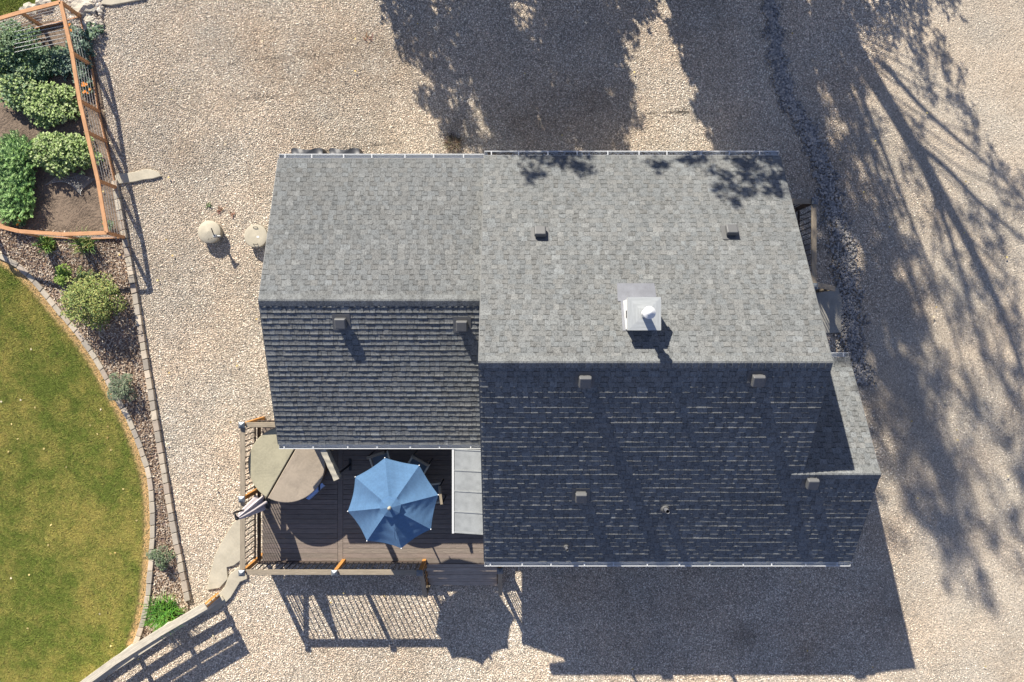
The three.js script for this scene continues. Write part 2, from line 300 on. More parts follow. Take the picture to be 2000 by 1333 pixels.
// ------------------------------------------------------------------ the house
R = rngOf(21);
const house = thing('house', 'single storey house with grey shingled gable roofs, chimney and white gutters', 'house');
const PITCH = 0.575, EY = 2.4, RZ = 0.446, RUN = 5.15, RY = EY + PITCH * RUN;
const MX0 = -0.7, MX1 = 6.79, BX1 = 8.6, BRZ = 3.1, BRY = RY - PITCH * (BRZ - RZ), BNZ = 0.42, BNY = BRY - PITCH * (BRZ - BNZ);
const WX0 = -5.93, WRZ = -0.955, WRY = 3.79, WNZ = -4.627, WSZ = 2.615;
// walls
part('wall', [bx(6.85, 2.9, 9.4, 3.02, 1.2, 0.45), bx(5.2, 2.6, 6.4, -3.0, 1.1, -1.0), bx(1.8, 2.55, 4.2, 7.35, 1.08, 3.05)], M.siding, house);
function prism(pts, x0, x1) { const s = new THREE.Shape(pts.map(([z, y]) => new THREE.Vector2(-z, y))); const g = new THREE.ExtrudeGeometry(s, { depth: x1 - x0, bevelEnabled: false }); g.rotateY(Math.PI / 2); g.translate(x0, 0, 0); return boxUV(g, 0, 0); }
part('gable_wall', prism([[-4.2, 2.6], [5.1, 2.6], [RZ, RY - 0.28]], -0.35, 6.42), M.siding, house);
part('gable_wall', prism([[-4.1, 2.38], [2.1, 2.38], [WRZ, WRY - 0.24]], -5.58, -0.36), M.siding, house);
part('gable_wall', prism([[1.0, 2.3], [5.0, 2.3], [BRZ, BRY - 0.24]], 6.43, 8.24), M.siding, house);
// roofs
const allTabs = [];
function frameOf(ez, ey, rz, ry) { const d = V(0, ry - ey, rz - ez), L = d.length(); d.normalize(); const n = new THREE.Vector3().crossVectors(d, V(1, 0, 0)); if (n.y < 0) n.negate(); return { L, P: (u, s, k) => V(u, ey + d.y * s + n.y * k, ez + d.z * s + n.z * k), d, n, tilt: Math.atan2(d.y, d.z) }; }
const EXPO = 0.136;
function shingleSlope(roof, fr, uRange, curl) {
  const flip = fr.d.z < 0 ? 1 : -1;
  const courses = Math.floor(fr.L / EXPO);
  for (let i = 0; i < courses; i++) {
    const s0 = i * EXPO + (fr.L - courses * EXPO) * 0.2 - 0.012, s1 = s0 + EXPO + 0.004;
    const [u0, u1] = uRange(s0);
    let u = u0, up = R() < 0.5; const wob = rr(-0.002, 0.002);
    const bandC = N2(0, i, 3.1, 11) * 0.04;
    while (u < u1 - 0.001) {
      let w = up ? rr(0.1, 0.26) : rr(0.08, 0.17); if (u + w > u1 - 0.06) w = u1 - u;
      const v = pick([0.88, 0.93, 0.97, 1, 1.0, 1.03, 1.15, 0.98, 0.96, 0.93]) * (up ? 1.04 : 0.95) + bandC + rr(-0.03, 0.03) + 0.1 * N2(u, i * EXPO, 1.6, 13) + 0.06 * N2(u, i * EXPO, 0.5, 15);
      const warm = rr(-0.02, 0.03);
      allTabs.push({ roof, fr, flip, u0: u, u1: u + w, s0: s0 + wob + (up ? 0 : 0.002), s1, up, v, warm, curl: curl ? Math.max(0, 0.8 + 1.25 * N2(u * 0.55, i * 0.6, 0.5, 17) + rr(-0.32, 0.32)) : 0.1, y: fr.P(u, s0, 0).y });
      u += w; up = !up;
    }
  }
}
const BASE = [0.174, 0.182, 0.18];
function tabInto(sp, t) {
  const { fr, u0, u1, s0, s1 } = t, P = fr.P, e = t.up ? 0.003 : 0;
  const hb = t.up ? 0.0125 : 0.0092, ht = 0.0028, hm = ht + (hb - ht) * 0.62, hc = hb + 0.0075 * t.curl;
  const sm = s0 + (s1 - s0) * 0.26;
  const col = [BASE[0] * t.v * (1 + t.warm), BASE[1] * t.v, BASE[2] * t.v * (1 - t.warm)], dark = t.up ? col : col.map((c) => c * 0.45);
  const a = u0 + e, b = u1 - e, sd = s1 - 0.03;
  const uv = (p, s) => [p, s];
  const q = (A, B, C, D, c) => t.flip > 0 ? sp.quad(P(...A), P(...B), P(...C), P(...D), c, [A[0], A[1], B[0], B[1], C[0], C[1], D[0], D[1]]) : sp.quad(P(...A), P(...D), P(...C), P(...B), c, [A[0], A[1], D[0], D[1], C[0], C[1], B[0], B[1]]);
  q([a, s0, hc], [b, s0, hc], [b, sm, hm], [a, sm, hm], col);
  if (t.up) q([a, sm, hm], [b, sm, hm], [b, s1, ht], [a, s1, ht], col);
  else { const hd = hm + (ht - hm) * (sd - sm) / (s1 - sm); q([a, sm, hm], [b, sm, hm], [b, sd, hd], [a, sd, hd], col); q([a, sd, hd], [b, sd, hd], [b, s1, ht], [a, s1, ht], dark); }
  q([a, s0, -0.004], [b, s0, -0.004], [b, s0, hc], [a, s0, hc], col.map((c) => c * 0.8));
  q([a, s1, -0.004], [a, s0, -0.004], [a, s0, hc], [a, s1, ht], col);
  q([b, s0, -0.004], [b, s1, -0.004], [b, s1, ht], [b, s0, hc], col);
}
function roofSlab(P, L, u0, u1, t = 0.14, sEnd = L) { // sheathing under the shingles, k from -t to -0.001
  const A = (u, s, k) => P(u, s, k), c = [[u0, 0], [u1, 0], [u1, sEnd], [u0, sEnd]], sp = new Soup(), col = [1, 1, 1];
  const T = c.map(([u, s]) => A(u, s, -0.003)), B = c.map(([u, s]) => A(u, s, -t));
  sp.quad(T[0], T[1], T[2], T[3], col); sp.quad(B[3], B[2], B[1], B[0], col);
  for (let i = 0; i < 4; i++) { const j = (i + 1) % 4; sp.quad(B[i], B[j], T[j], T[i], col); }
  return sp.geo();
}
const fMN = frameOf(RZ - RUN, EY, RZ, RY), fMS = frameOf(RZ + RUN, EY, RZ, RY), fWN = frameOf(WNZ, EY, WRZ, WRY), fWS = frameOf(WSZ, EY, WRZ, WRY), fBN = frameOf(BNZ, BNY, BRZ, BRY);
const sBump = (BRY - EY) / fMS.d.y;
const roofMain = part('roof', [roofSlab(fMN.P, fMN.L, MX0, MX1), roofSlab(fMS.P, fMS.L, MX0, MX1), roofSlab(fMS.P, fMS.L, MX1 + 0.001, BX1, 0.14, sBump)], M.sheathing, house);
const roofWest = part('roof', [roofSlab(fWN.P, fWN.L, WX0, -0.4), roofSlab(fWS.P, fWS.L, WX0, -0.4)], M.sheathing, house);
const roofBump = part('roof', [roofSlab(fBN.P, fBN.L, 6.45, BX1)], M.sheathing, house);
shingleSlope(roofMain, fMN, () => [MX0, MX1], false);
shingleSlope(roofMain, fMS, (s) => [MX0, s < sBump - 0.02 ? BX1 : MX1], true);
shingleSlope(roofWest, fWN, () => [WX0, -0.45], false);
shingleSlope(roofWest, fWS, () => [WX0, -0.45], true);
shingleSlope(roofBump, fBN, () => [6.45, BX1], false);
{
  const order = [...allTabs].sort((a, b) => (b.y + 0.6 * (b.u1 - b.u0)) - (a.y + 0.6 * (a.u1 - a.u0)));
  const single = new Set(order.slice(0, 300)), rest = new Map();
  for (const t of allTabs) {
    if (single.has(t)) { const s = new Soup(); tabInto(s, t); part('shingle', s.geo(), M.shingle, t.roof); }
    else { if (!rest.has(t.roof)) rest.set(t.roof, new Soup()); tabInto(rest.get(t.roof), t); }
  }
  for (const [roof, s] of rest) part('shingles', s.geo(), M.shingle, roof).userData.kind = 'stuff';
}
function ridgeCaps(roof, x0, x1, y, z, pN, pS, dir = 1) {
  const n = Math.round((x1 - x0) / 0.142), st = (x1 - x0) / n;
  for (let i = 0; i < n; i++) {
    const a = dir > 0 ? x0 + i * st : x1 - i * st, b = a + dir * (st + 0.002), v = rr(0.85, 1.2), w = rr(0.125, 0.14), col = BASE.map((c) => c * v), s = new Soup();
    const hA = 0.013, hB = 0.03;                              // each cap lies on the one before it
    const mk = (x, h, lift) => [V(x, y + h - w * pN * 0.94, z - w), V(x, y + h + 0.004, z - 0.02), V(x, y + h + 0.004, z + 0.02), V(x, y + h - w * pS * 0.94, z + w)];
    const A = mk(a, hA), B = mk(b, hB), lo = (v3) => v3.clone().setY(v3.y - 0.024);
    for (let k = 0; k < 3; k++) s.quad(A[k], A[k + 1], B[k + 1], B[k], col);
    s.quad(A[0], B[0], lo(B[0]), lo(A[0]), col); s.quad(A[3], B[3], lo(B[3]), lo(A[3]), col);
    s.quad(B[0], B[1], lo(B[1]), lo(B[0]), col); s.quad(B[1], B[2], lo(B[2]), lo(B[1]), col); s.quad(B[2], B[3], lo(B[3]), lo(B[2]), col);
    const g = s.geo(); part('ridge_cap', g, M.shingle, roof);
  }
}
ridgeCaps(roofMain, MX0, MX1, RY, RZ, PITCH, PITCH, -1);
ridgeCaps(roofWest, WX0, -0.45, WRY, WRZ, 0.38, 0.39, -1);
ridgeCaps(roofBump, 6.5, BX1, BRY, BRZ, PITCH, PITCH, 1);
function rake(roof, x, fr, s0, s1) { part('rake_trim', bar(fr.P(x, s0, -0.07), fr.P(x, s1, -0.07), 0.018, 0.13, 0), M.rake_metal, roof); }
rake(roofMain, MX0 - 0.008, fMN, 0, fMN.L - 0.02); rake(roofMain, MX0 - 0.008, fMS, 0, fMS.L - 0.02); rake(roofMain, MX1 + 0.012, fMN, 0, fMN.L - 0.02); rake(roofMain, MX1 + 0.012, fMS, sBump + 0.1, fMS.L - 0.02);
rake(roofWest, WX0 - 0.008, fWN, 0, fWN.L - 0.02); rake(roofWest, WX0 - 0.008, fWS, 0, fWS.L - 0.02); rake(roofBump, BX1 + 0.008, fBN, 0, fBN.L - 0.02); rake(roofBump, BX1 + 0.008, fMS, 0, sBump - 0.02);
// gutters
function gutter(x0, x1, z, out, y, straps, seed) {
  const w = 0.115, h = 0.1, t = 0.006;
  const o = [[0, 0], [w * 0.78, 0], [w, h * 0.55], [w, h], [w - 0.018, h], [w - 0.018, h - t], [w - t, h - t], [w - t, h * 0.56], [w * 0.76, t], [t, t], [t, h], [0, h]];
  const s = new THREE.Shape(o.map(([a, b]) => new THREE.Vector2(-out * a, b)));
  const g = new THREE.ExtrudeGeometry(s, { depth: x1 - x0, bevelEnabled: false }); g.rotateY(Math.PI / 2); g.translate(x0, y - h, z);
  const capS = new THREE.Shape([[0, 0], [w * 0.78, 0], [w, h * 0.55], [w, h], [0, h]].map(([a, b]) => new THREE.Vector2(-out * a, b)));
  const caps = [x0 - 0.004, x1].map((x) => { const c = new THREE.ExtrudeGeometry(capS, { depth: 0.004, bevelEnabled: false }); c.rotateY(Math.PI / 2); c.translate(x, y - h, z); return c; });
  const m = part('gutter', [g, ...caps], M.gutter_white, house);
  const n = Math.round((x1 - x0) / straps), rnd = rngOf(seed);
  for (let i = 0; i < n; i++) part('gutter_strap', bx(0.028, 0.005, w - 0.01, x0 + 0.12 + i * straps + (rnd() - 0.5) * 0.12, y + 0.001, z + out * w / 2), M.gutter_white, m);
}
gutter(WX0 + 0.02, MX0 - 0.02, WNZ - 0.012, -1, EY - 0.02, 0.76, 3);
gutter(MX0 + 0.005, MX1 - 0.01, RZ - RUN - 0.012, -1, EY - 0.02, 0.76, 4);
gutter(MX0 + 0.005, BX1 - 0.01, RZ + RUN + 0.012, 1, EY - 0.02, 0.8, 5);
gutter(WX0 + 0.02, MX0 - 0.01, WSZ + 0.012, 1, EY - 0.02, 0.8, 6);
gutter(MX1 + 0.03, BX1 - 0.01, BNZ - 0.012, -1, BNY - 0.02, 0.5, 7);
// roof vents
function onPlane(fr, px, py, k) { let y = 4; for (let i = 0; i < 30; i++) { const v = at(px, py, y), s = (v.z - fr.P(0, 0, k).z) / fr.d.z; y = fr.P(0, s, k).y; } return at(px, py, y); }
{
  const rnd = rngOf(77), s = new Soup();
  for (let i = 0; i < 900; i++) { const x = MX0 + 0.1 + (rnd() ** 1.6) * 7.2, z = RZ - RUN - 0.03 - rnd() * 0.06, a = rnd() * 6.3, l = 0.02 + rnd() * 0.03, y = EY - 0.085 + rnd() * 0.012, k = 0.5 + rnd(); s.tri(V(x, y, z), V(x + Math.cos(a) * l, y + 0.006, z + Math.sin(a) * 0.02), V(x + Math.cos(a + 1) * l, y, z + Math.sin(a + 1) * 0.02), [0.11 * k, 0.08 * k, 0.05 * k]); }
  part('gutter_shade_flecks', s.geo(), M.leaf, house).userData.kind = 'stuff';  // dark brown flecks added on the gutter floor to imitate its shade
}
function boxVent(fr, px, py, k = 0.1) {
  const p = onPlane(fr, px, py, k).addScaledVector(fr.n, -k), g = new THREE.Group(); g.name = 'roof_vent'; house.add(g); g.position.copy(p);
  const s = fr.d.clone(), x = V(1, 0, 0), z = new THREE.Vector3().crossVectors(x, fr.n); g.quaternion.setFromRotationMatrix(new THREE.Matrix4().makeBasis(x, fr.n, z));
  const hood = new RoundedBoxGeometry(0.285, 0.11, 0.275, 3, 0.03); const q = hood.attributes.position; for (let i = 0; i < q.count; i++) { const f = (q.getY(i) + 0.055) / 0.11; q.setXYZ(i, q.getX(i) * (1 - 0.09 * f), q.getY(i), q.getZ(i) * (1 - 0.07 * f)); } hood.computeVertexNormals(); hood.translate(0, 0.125, 0);
  part('vent_hood', hood, M.vent_plastic, g); part('vent_base', [bx(0.23, 0.075, 0.22, 0, 0.04, 0, 0.01), bx(0.42, 0.006, 0.4, 0, 0.018, 0)], M.vent_plastic, g);
}
boxVent(fMN, 1055, 453); boxVent(fMN, 1429, 450); boxVent(fWS, 665, 632); boxVent(fWS, 902, 637); boxVent(fMS, 1143, 746); boxVent(fMS, 1481, 744); boxVent(fMS, 1135, 972); boxVent(fMS, 1587, 945);
function pipeVent(fr, px, py, r) {
  const p = onPlane(fr, px, py, 0), g = new THREE.Group(); g.name = 'plumbing_vent'; house.add(g); g.position.copy(p);
  part('pipe', new THREE.LatheGeometry([[r * 0.8, 0.24], [r * 0.8, 0.32], [r, 0.32], [r, -0.1]].map(([a, b]) => new THREE.Vector2(a, b)), 18), M.flashing, g);
  const c = new THREE.CylinderGeometry(r * 1.25, r * 2.1, 0.12, 18, 1, true); c.translate(0, 0.06, 0); part('pipe_boot', c, M.vent_plastic, g);
  const fl = bx(0.26, 0.006, 0.28); fl.rotateX(fr.d.z > 0 ? -Math.atan(PITCH) : Math.atan(PITCH)); fl.translate(0, 0.012, 0); part('flashing', fl, M.vent_plastic, g);
}
pipeVent(fMS, 1299, 994, 0.055); pipeVent(fMS, 1106, 1068, 0.035);
// chimney
{
  const g = new THREE.Group(); g.name = 'chimney'; house.add(g);
  const cx = 2.79, cz = -0.575, w = 0.64, d = 0.64, top = 5.42;
  part('chase', [bx(w, 1.6, d, cx, top - 0.8, cz), bx(w + 0.05, 0.12, d + 0.05, cx, top - 0.06, cz)], M.chase_white, g);
  part('louvre', [bx(0.012, 0.03, 0.16, cx - w / 2 - 0.004, top - 0.26, cz), bx(0.012, 0.03, 0.16, cx - w / 2 - 0.004, top - 0.33, cz)], M.black_metal, g);
  const cap = new THREE.CylinderGeometry(0.06, 0.495, 0.022, 4, 1); cap.rotateY(Math.PI / 4); cap.translate(cx, top + 0.0455, cz);
  const flat = cap.toNonIndexed(); flat.computeVertexNormals();
  const c = part('chimney_cap', [flat, bx(0.7, 0.07, 0.7, cx, top, cz)], M.galvanised, g);
  part('flue', new THREE.LatheGeometry([[0.085, 0.1], [0.085, 0.42], [0.12, 0.43], [0.12, 0.47], [0.085, 0.48], [0.085, 0.54], [0.125, 0.55], [0.13, 0.58], [0.06, 0.6], [0.055, 0.64], [0, 0.65]].map(([a, b]) => new THREE.Vector2(a, b)), 28).translate(cx, top, cz), M.flue_metal, c);
  const sheet = (u0, u1, s0, s1, k) => { const s = new Soup(), P = fMN.P; s.quad(P(u1, s0, k), P(u0, s0, k), P(u0 - 0.02, s1, k), P(u1 + 0.02, s1, k), [1, 1, 1]); s.quad(P(u0, s0, k), P(u1, s0, k), P(u1, s0, k - 0.012), P(u0, s0, k - 0.012), [1, 1, 1]); return s.geo(); };
  const sOf = (z) => (z - (RZ - RUN)) / fMN.d.z;
  part('flashing', [sheet(cx - 0.42, cx + 0.42, sOf(cz - 0.72), sOf(cz - 0.3), 0.021), sheet(cx - 0.37, cx - 0.3, sOf(cz - 0.4), sOf(cz + 0.36), 0.024), sheet(cx + 0.3, cx + 0.42, sOf(cz - 0.4), sOf(cz + 0.36), 0.024)], M.flashing, g);
}
// awning over the side door
{
  const g = new THREE.Group(); g.name = 'awning'; house.add(g);
  const xa = -1.5, xb = -0.37, za = 2.76, zb = 4.86, ya = 2.34, yb = 2.62;
  for (let i = 0; i < 4; i++) { const z0 = za + (zb - za) * i / 4 + 0.012, z1 = za + (zb - za) * (i + 1) / 4 - 0.012; part('panel', bar(V(xa + 0.04, ya + 0.012, (z0 + z1) / 2), V(xb, yb, (z0 + z1) / 2), z1 - z0, 0.008), M.awning_sheet, g); }
  for (let i = 0; i <= 4; i++) { const z = za + (zb - za) * i / 4; part('rafter', bar(V(xa + 0.02, ya, z), V(xb, yb, z), 0.03, 0.045), M.awning_sheet, g); }
  part('edge_beam', [bx(0.05, 0.06, zb - za + 0.06, xa, ya, (za + zb) / 2)], M.gutter_white, g);
}

// ------------------------------------------------------------------ deck
R = rngOf(31);
const DY = 0.6, DX0 = -7.09, DX1 = -0.36, DZ0 = 2.21, DZ1 = 6.2;
const deck = thing('deck', 'brown board deck with railings and steps at the lower left of the house', 'deck');
{
  const bw = 0.137, split = -4.79, rows = Math.floor((DZ1 - DZ0) / bw);
  const bc = () => { const v = rr(0.9, 1.12); return [0.235 * v, 0.19 * v * rr(0.98, 1.02), 0.155 * v]; };
  const board = (w, d, x, z) => part('deck_board', paint(bx(w, 0.03, d, x, DY - 0.015, z, 0.004), ...bc()), M.deck_brown, deck);
  for (let i = 0; i < rows; i++) {
    const z = DZ1 - bw * (i + 0.5);
    for (const [a, b] of [[DX0 + 0.12, split - 0.072], [split + 0.072, DX1]]) { if (z < 2.35 && a > -5.5) continue; board(b - a - 0.006, bw - 0.007, (a + b) / 2, z); }
  }
  board(0.135, DZ1 - DZ0, split, (DZ0 + DZ1) / 2);
  part('fascia', [paint(bx(0.035, 0.2, DZ1 - DZ0, DX0, DY - 0.1, (DZ0 + DZ1) / 2), 0.09, 0.06, 0.045), paint(bx(DX1 - DX0, 0.2, 0.03, (DX0 + DX1) / 2, DY - 0.11, DZ1 + 0.016), 0.12, 0.09, 0.07)], M.deck_brown, deck);
  part('joists', Array.from({ length: 9 }, (_, i) => paint(bx(0.045, 0.16, DZ1 - DZ0 - 0.08, DX0 + 0.3 + i * 0.78, DY - 0.115, (DZ0 + DZ1) / 2), 0.16, 0.11, 0.06)), M.deck_brown, deck);
  const RT = 1.6;                                               // top of the railing
  const post = (x, z, y0 = 0.02, top = RT + 0.03) => {
    const p = part('post', bx(0.1, top - y0, 0.1, x, (top + y0) / 2, z, 0.006), M.stained_wood, deck);
    const c = new THREE.CylinderGeometry(0.03, 0.115, 0.045, 4); c.rotateY(Math.PI / 4); c.translate(x, top + 0.065, z);
    part('post_cap', [flatten(c), bx(0.16, 0.045, 0.16, x, top + 0.02, z, 0.005)], M.cap_metal, p);
  };
  const railing = (a, b, skipEnds = 0.08) => {                  // a, b at the deck floor
    const g = new THREE.Group(); g.name = 'railing'; deck.add(g);
    const d = b.clone().sub(a), L = d.length(); d.normalize();
    const A = a.clone().addScaledVector(d, skipEnds), B = b.clone().addScaledVector(d, -skipEnds), lift = (v, y) => v.clone().setY(v.y + y);
    part('handrail', bar(lift(A, 0.985), lift(B, 0.985), 0.135, 0.036, 0.006), M.weathered_wood, g);
    part('rail', [bar(lift(A, 0.93), lift(B, 0.93), 0.036, 0.07, 0.003)], M.weathered_wood, g);
    part('rail', [bar(lift(A, 0.085), lift(B, 0.085), 0.036, 0.07, 0.003)], M.dark_wood, g);
    const n = Math.round(L / 0.155);
    for (let i = 1; i < n; i++) { const p = a.clone().addScaledVector(d, L * i / n); part('baluster', bar(lift(p, 0.05), lift(p, 0.96), 0.022, 0.022, 0, V(1, 0, 0)), M.black_metal, g); }
  };
  const wx = -7.14, sz = 6.13;
  const cy = DY;
  post(wx, 2.22); post(wx, sz); post(wx, 4.18); post(-4.69, sz); post(-2.44, sz);
  railing(V(wx, cy, 2.22), V(wx, cy, 4.18)); railing(V(wx, cy, 4.18), V(wx, cy, sz));
  railing(V(wx, cy, sz), V(-4.69, cy, sz)); railing(V(-4.69, cy, sz), V(-2.44, cy, sz)); railing(V(wx, cy, 2.22), V(-5.62, cy, 2.22));
  // steps
  for (let i = 0; i < 3; i++) {
    const y = 0.45 - i * 0.15, z = 6.235 + i * 0.25 + 0.125, s = part('step', [paint(bx(1.98, 0.035, 0.128, -1.42, y - 0.017, z - 0.06, 0.004), 0.52, 0.43, 0.34), paint(bx(1.98, 0.035, 0.105, -1.42, y - 0.017, z + 0.06, 0.004), 0.52, 0.43, 0.34)], M.deck_brown, deck);
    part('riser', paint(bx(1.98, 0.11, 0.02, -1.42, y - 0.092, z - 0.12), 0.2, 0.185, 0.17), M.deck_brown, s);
  }
  for (const x of [-2.42, -0.32]) {
    const g = new THREE.Group(); g.name = 'stair_railing'; deck.add(g);
    const y0 = x < -1 ? 1.55 : 1.42, A = V(x, y0, 6.12), B = V(x + (x < -1 ? 0.05 : 0), y0 - 0.62, 7.02);
    part('handrail', bar(A, B, 0.12, 0.036, 0.006), M.weathered_wood, g);
    part('stringer', bar(V(x, 0.42, 6.22), V(x, 0.06, 7.0), 0.05, 0.2), M.stained_wood, g);
    part('end_post', bx(0.09, B.y - 0.02, 0.09, B.x, B.y / 2, B.z - 0.04, 0.005), M.weathered_wood, g);
    for (let i = 1; i < 7; i++) { const t = i / 7, p = A.clone().lerp(B, t); part('baluster', bx(0.017, 0.98, 0.017, p.x, p.y - 0.5, p.z), M.black_metal, g); }
  }
  post(-0.32, 6.13, 0.02, 1.45);
}
// side porch
{
  const t = thing('side_porch', 'small shaded porch with railing and step at the right end of the house', 'porch');
  const x = 8.0, z0 = -3.7, z1 = -1.45;
  for (let i = 0; i < 15; i++) part('deck_board', paint(bx(1.5, 0.03, 0.137, 7.2, 0.5, z0 + 0.08 + i * 0.15, 0.004), ...[0.2, 0.165, 0.135].map((c) => c * rr(0.9, 1.1))), M.deck_brown, t);
  for (const [px, pz] of [[x, z0], [x, z1]]) {
    const p = part('post', bx(0.1, 1.62, 0.1, px, 0.81, pz, 0.005), M.dark_wood, t);
    const c = new THREE.CylinderGeometry(0.03, 0.115, 0.045, 4); c.rotateY(Math.PI / 4); c.translate(px, 1.675, pz); part('post_cap', [flatten(c), bx(0.16, 0.045, 0.16, px, 1.64, pz)], M.cap_metal, p);
  }
  for (const [a, b] of [[V(x, 0.5, z0 + 0.08), V(x, 0.5, z1)], [V(6.5, 0.5, z0), V(x - 0.08, 0.5, z0)]]) {
    const g = new THREE.Group(); g.name = 'railing'; t.add(g); const up = (v, y) => v.clone().setY(v.y + y);
    part('handrail', bar(up(a, 1.09), up(b, 1.09), 0.135, 0.036, 0.005), M.weathered_wood, g); part('rail', bar(up(a, 0.1), up(b, 0.1), 0.036, 0.07), M.dark_wood, g); part('rail', bar(up(a, 1.03), up(b, 1.03), 0.036, 0.07), M.dark_wood, g);
    const n = Math.round(a.distanceTo(b) / 0.14); for (let i = 1; i < n; i++) { const p = a.clone().lerp(b, i / n); part('baluster', bar(up(p, 0.08), up(p, 1.04), 0.017, 0.017, 0, V(1, 0, 0)), M.black_metal, g); }
  }
  part('stair_handrail', bar(V(8.05, 1.6, -1.5), V(8.8, 1.05, -1.42), 0.135, 0.04, 0.005), M.weathered_wood, t);
  part('end_post', bx(0.09, 1.05, 0.09, 8.76, 0.53, -1.43), M.weathered_wood, t);
  for (let i = 0; i < 2; i++) part('step', paint(bx(0.26, 0.04, 1.3, 8.1 + i * 0.26, 0.33 - i * 0.16, -2.1), 0.2, 0.165, 0.135), M.deck_brown, t);
}
structure('concrete_pad', roughSlab(padPoly, -0.05, 0.07, 0.012), M.dark_concrete, 'grey concrete pad in shade below the porch at the right end');
structure('concrete_slab', roughSlab(slabPoly, -0.05, 0.06, 0.012), M.concrete, 'pale concrete slab with a broken edge left of the deck');
structure('concrete_walk', roughSlab(walkPoly, -0.05, 0.075, 0.012), M.concrete, 'narrow curved concrete walk meeting the deck corner post');

// ------------------------------------------------------------------ on and beside the deck
{
  const t = thing('hot_tub', 'round hot tub under a two tone folding cover at the deck corner', 'hot tub', [-6.02, DY, 3.29]);
  part('tub_shell', new THREE.LatheGeometry([[0, 0.02], [0.93, 0.02], [0.95, 0.1], [0.97, 0.74], [0, 0.75]].map(([a, b]) => new THREE.Vector2(a, b)), 56), M.tub_wood, t);
  const half = (sgn, m, name) => {
    const s = new THREE.Shape(); s.absarc(0, 0, 1.02, 0.012, Math.PI - 0.012, false); s.closePath();
    const g = new THREE.ExtrudeGeometry(s, { depth: 0.07, bevelEnabled: true, bevelThickness: 0.022, bevelSize: 0.02, bevelOffset: -0.02, bevelSegments: 3, curveSegments: 40 });
    g.rotateX(-Math.PI / 2);                                        // arc lies towards -z
    const p = g.attributes.position; for (let i = 0; i < p.count; i++) p.setY(i, p.getY(i) + 0.035 * (1 + p.getZ(i) / 1.02));
    boxUV(g, 0, 0); g.computeVertexNormals(); g.translate(0, 0, sgn > 0 ? -0.006 : -0.006); g.rotateY(sgn > 0 ? -2.09 : 1.05); g.translate(0, 0.77, 0);
    return part(name, g, m, t);
  };
  half(1, M.vinyl_rose, 'cover_half').userData.label = 'pinkish brown half of the cover';
  half(-1, M.vinyl_olive, 'cover_half').userData.label = 'greenish beige half of the cover';
  part('cover_handle', bx(0.05, 0.03, 0.2, 0.86, 0.8, 0.62, 0.01), M.black_metal, t);
}
{
  const a = at(597, 974, 1.4), b = at(629, 944, 1.4), L = a.distanceTo(b), g = new THREE.PlaneGeometry(L, 0.36, 16, 8), p = g.attributes.position;
  for (let i = 0; i < p.count; i++) { const f = 0.5 - p.getY(i) / 0.36; p.setXYZ(i, p.getX(i) * (1 - 0.15 * f), -0.34 * f * f, 0.09 * Math.min(1, f * 2.2) + 0.008 * Math.sin(p.getX(i) * 40)); }
  g.computeVertexNormals(); const tw = part('towel', g, M.towel_blue, scene); tw.position.copy(a.clone().add(b).multiplyScalar(0.5)); tw.rotation.y = -Math.atan2(b.z - a.z, b.x - a.x);
  tag(tw, 'light blue towel hanging on the lower right side of the hot tub', 'towel');
}
{
  const a = at(630, 879, 2.32), b = at(657, 938, 2.32); const t = thing('privacy_screen', 'narrow upright panel wrapped in wrinkled tan cloth beside the hot tub', 'privacy screen');
  const L = a.distanceTo(b), g = new THREE.BoxGeometry(L, 0.3, 0.14, 26, 4, 4), p = g.attributes.position;
  for (let i = 0; i < p.count; i++) { const x = p.getX(i), y = p.getY(i); p.setXYZ(i, x, y + 0.005 * Math.sin(x * 31 + p.getZ(i) * 22) * (y > 0.1 ? 1 : 0.2), p.getZ(i) * (1 + 0.05 * Math.sin(x * 17 + y * 5) + 0.03 * Math.sin(x * 37))); }
  g.computeVertexNormals(); const m = part('cloth_cover', boxUV(g, 0, 0), M.tan_canvas, t); const mid = a.clone().add(b).multiplyScalar(0.5); m.position.set(mid.x, 2.17, mid.z); m.rotation.y = -Math.atan2(b.z - a.z, b.x - a.x);
  for (const s of [0.12, 0.88]) { const q = a.clone().lerp(b, s); part('foot', [bx(0.06, 0.05, 0.32, q.x, DY + 0.025, q.z), bx(0.04, 1.5, 0.04, q.x, DY + 0.75, q.z)], M.black_metal, t); }
}
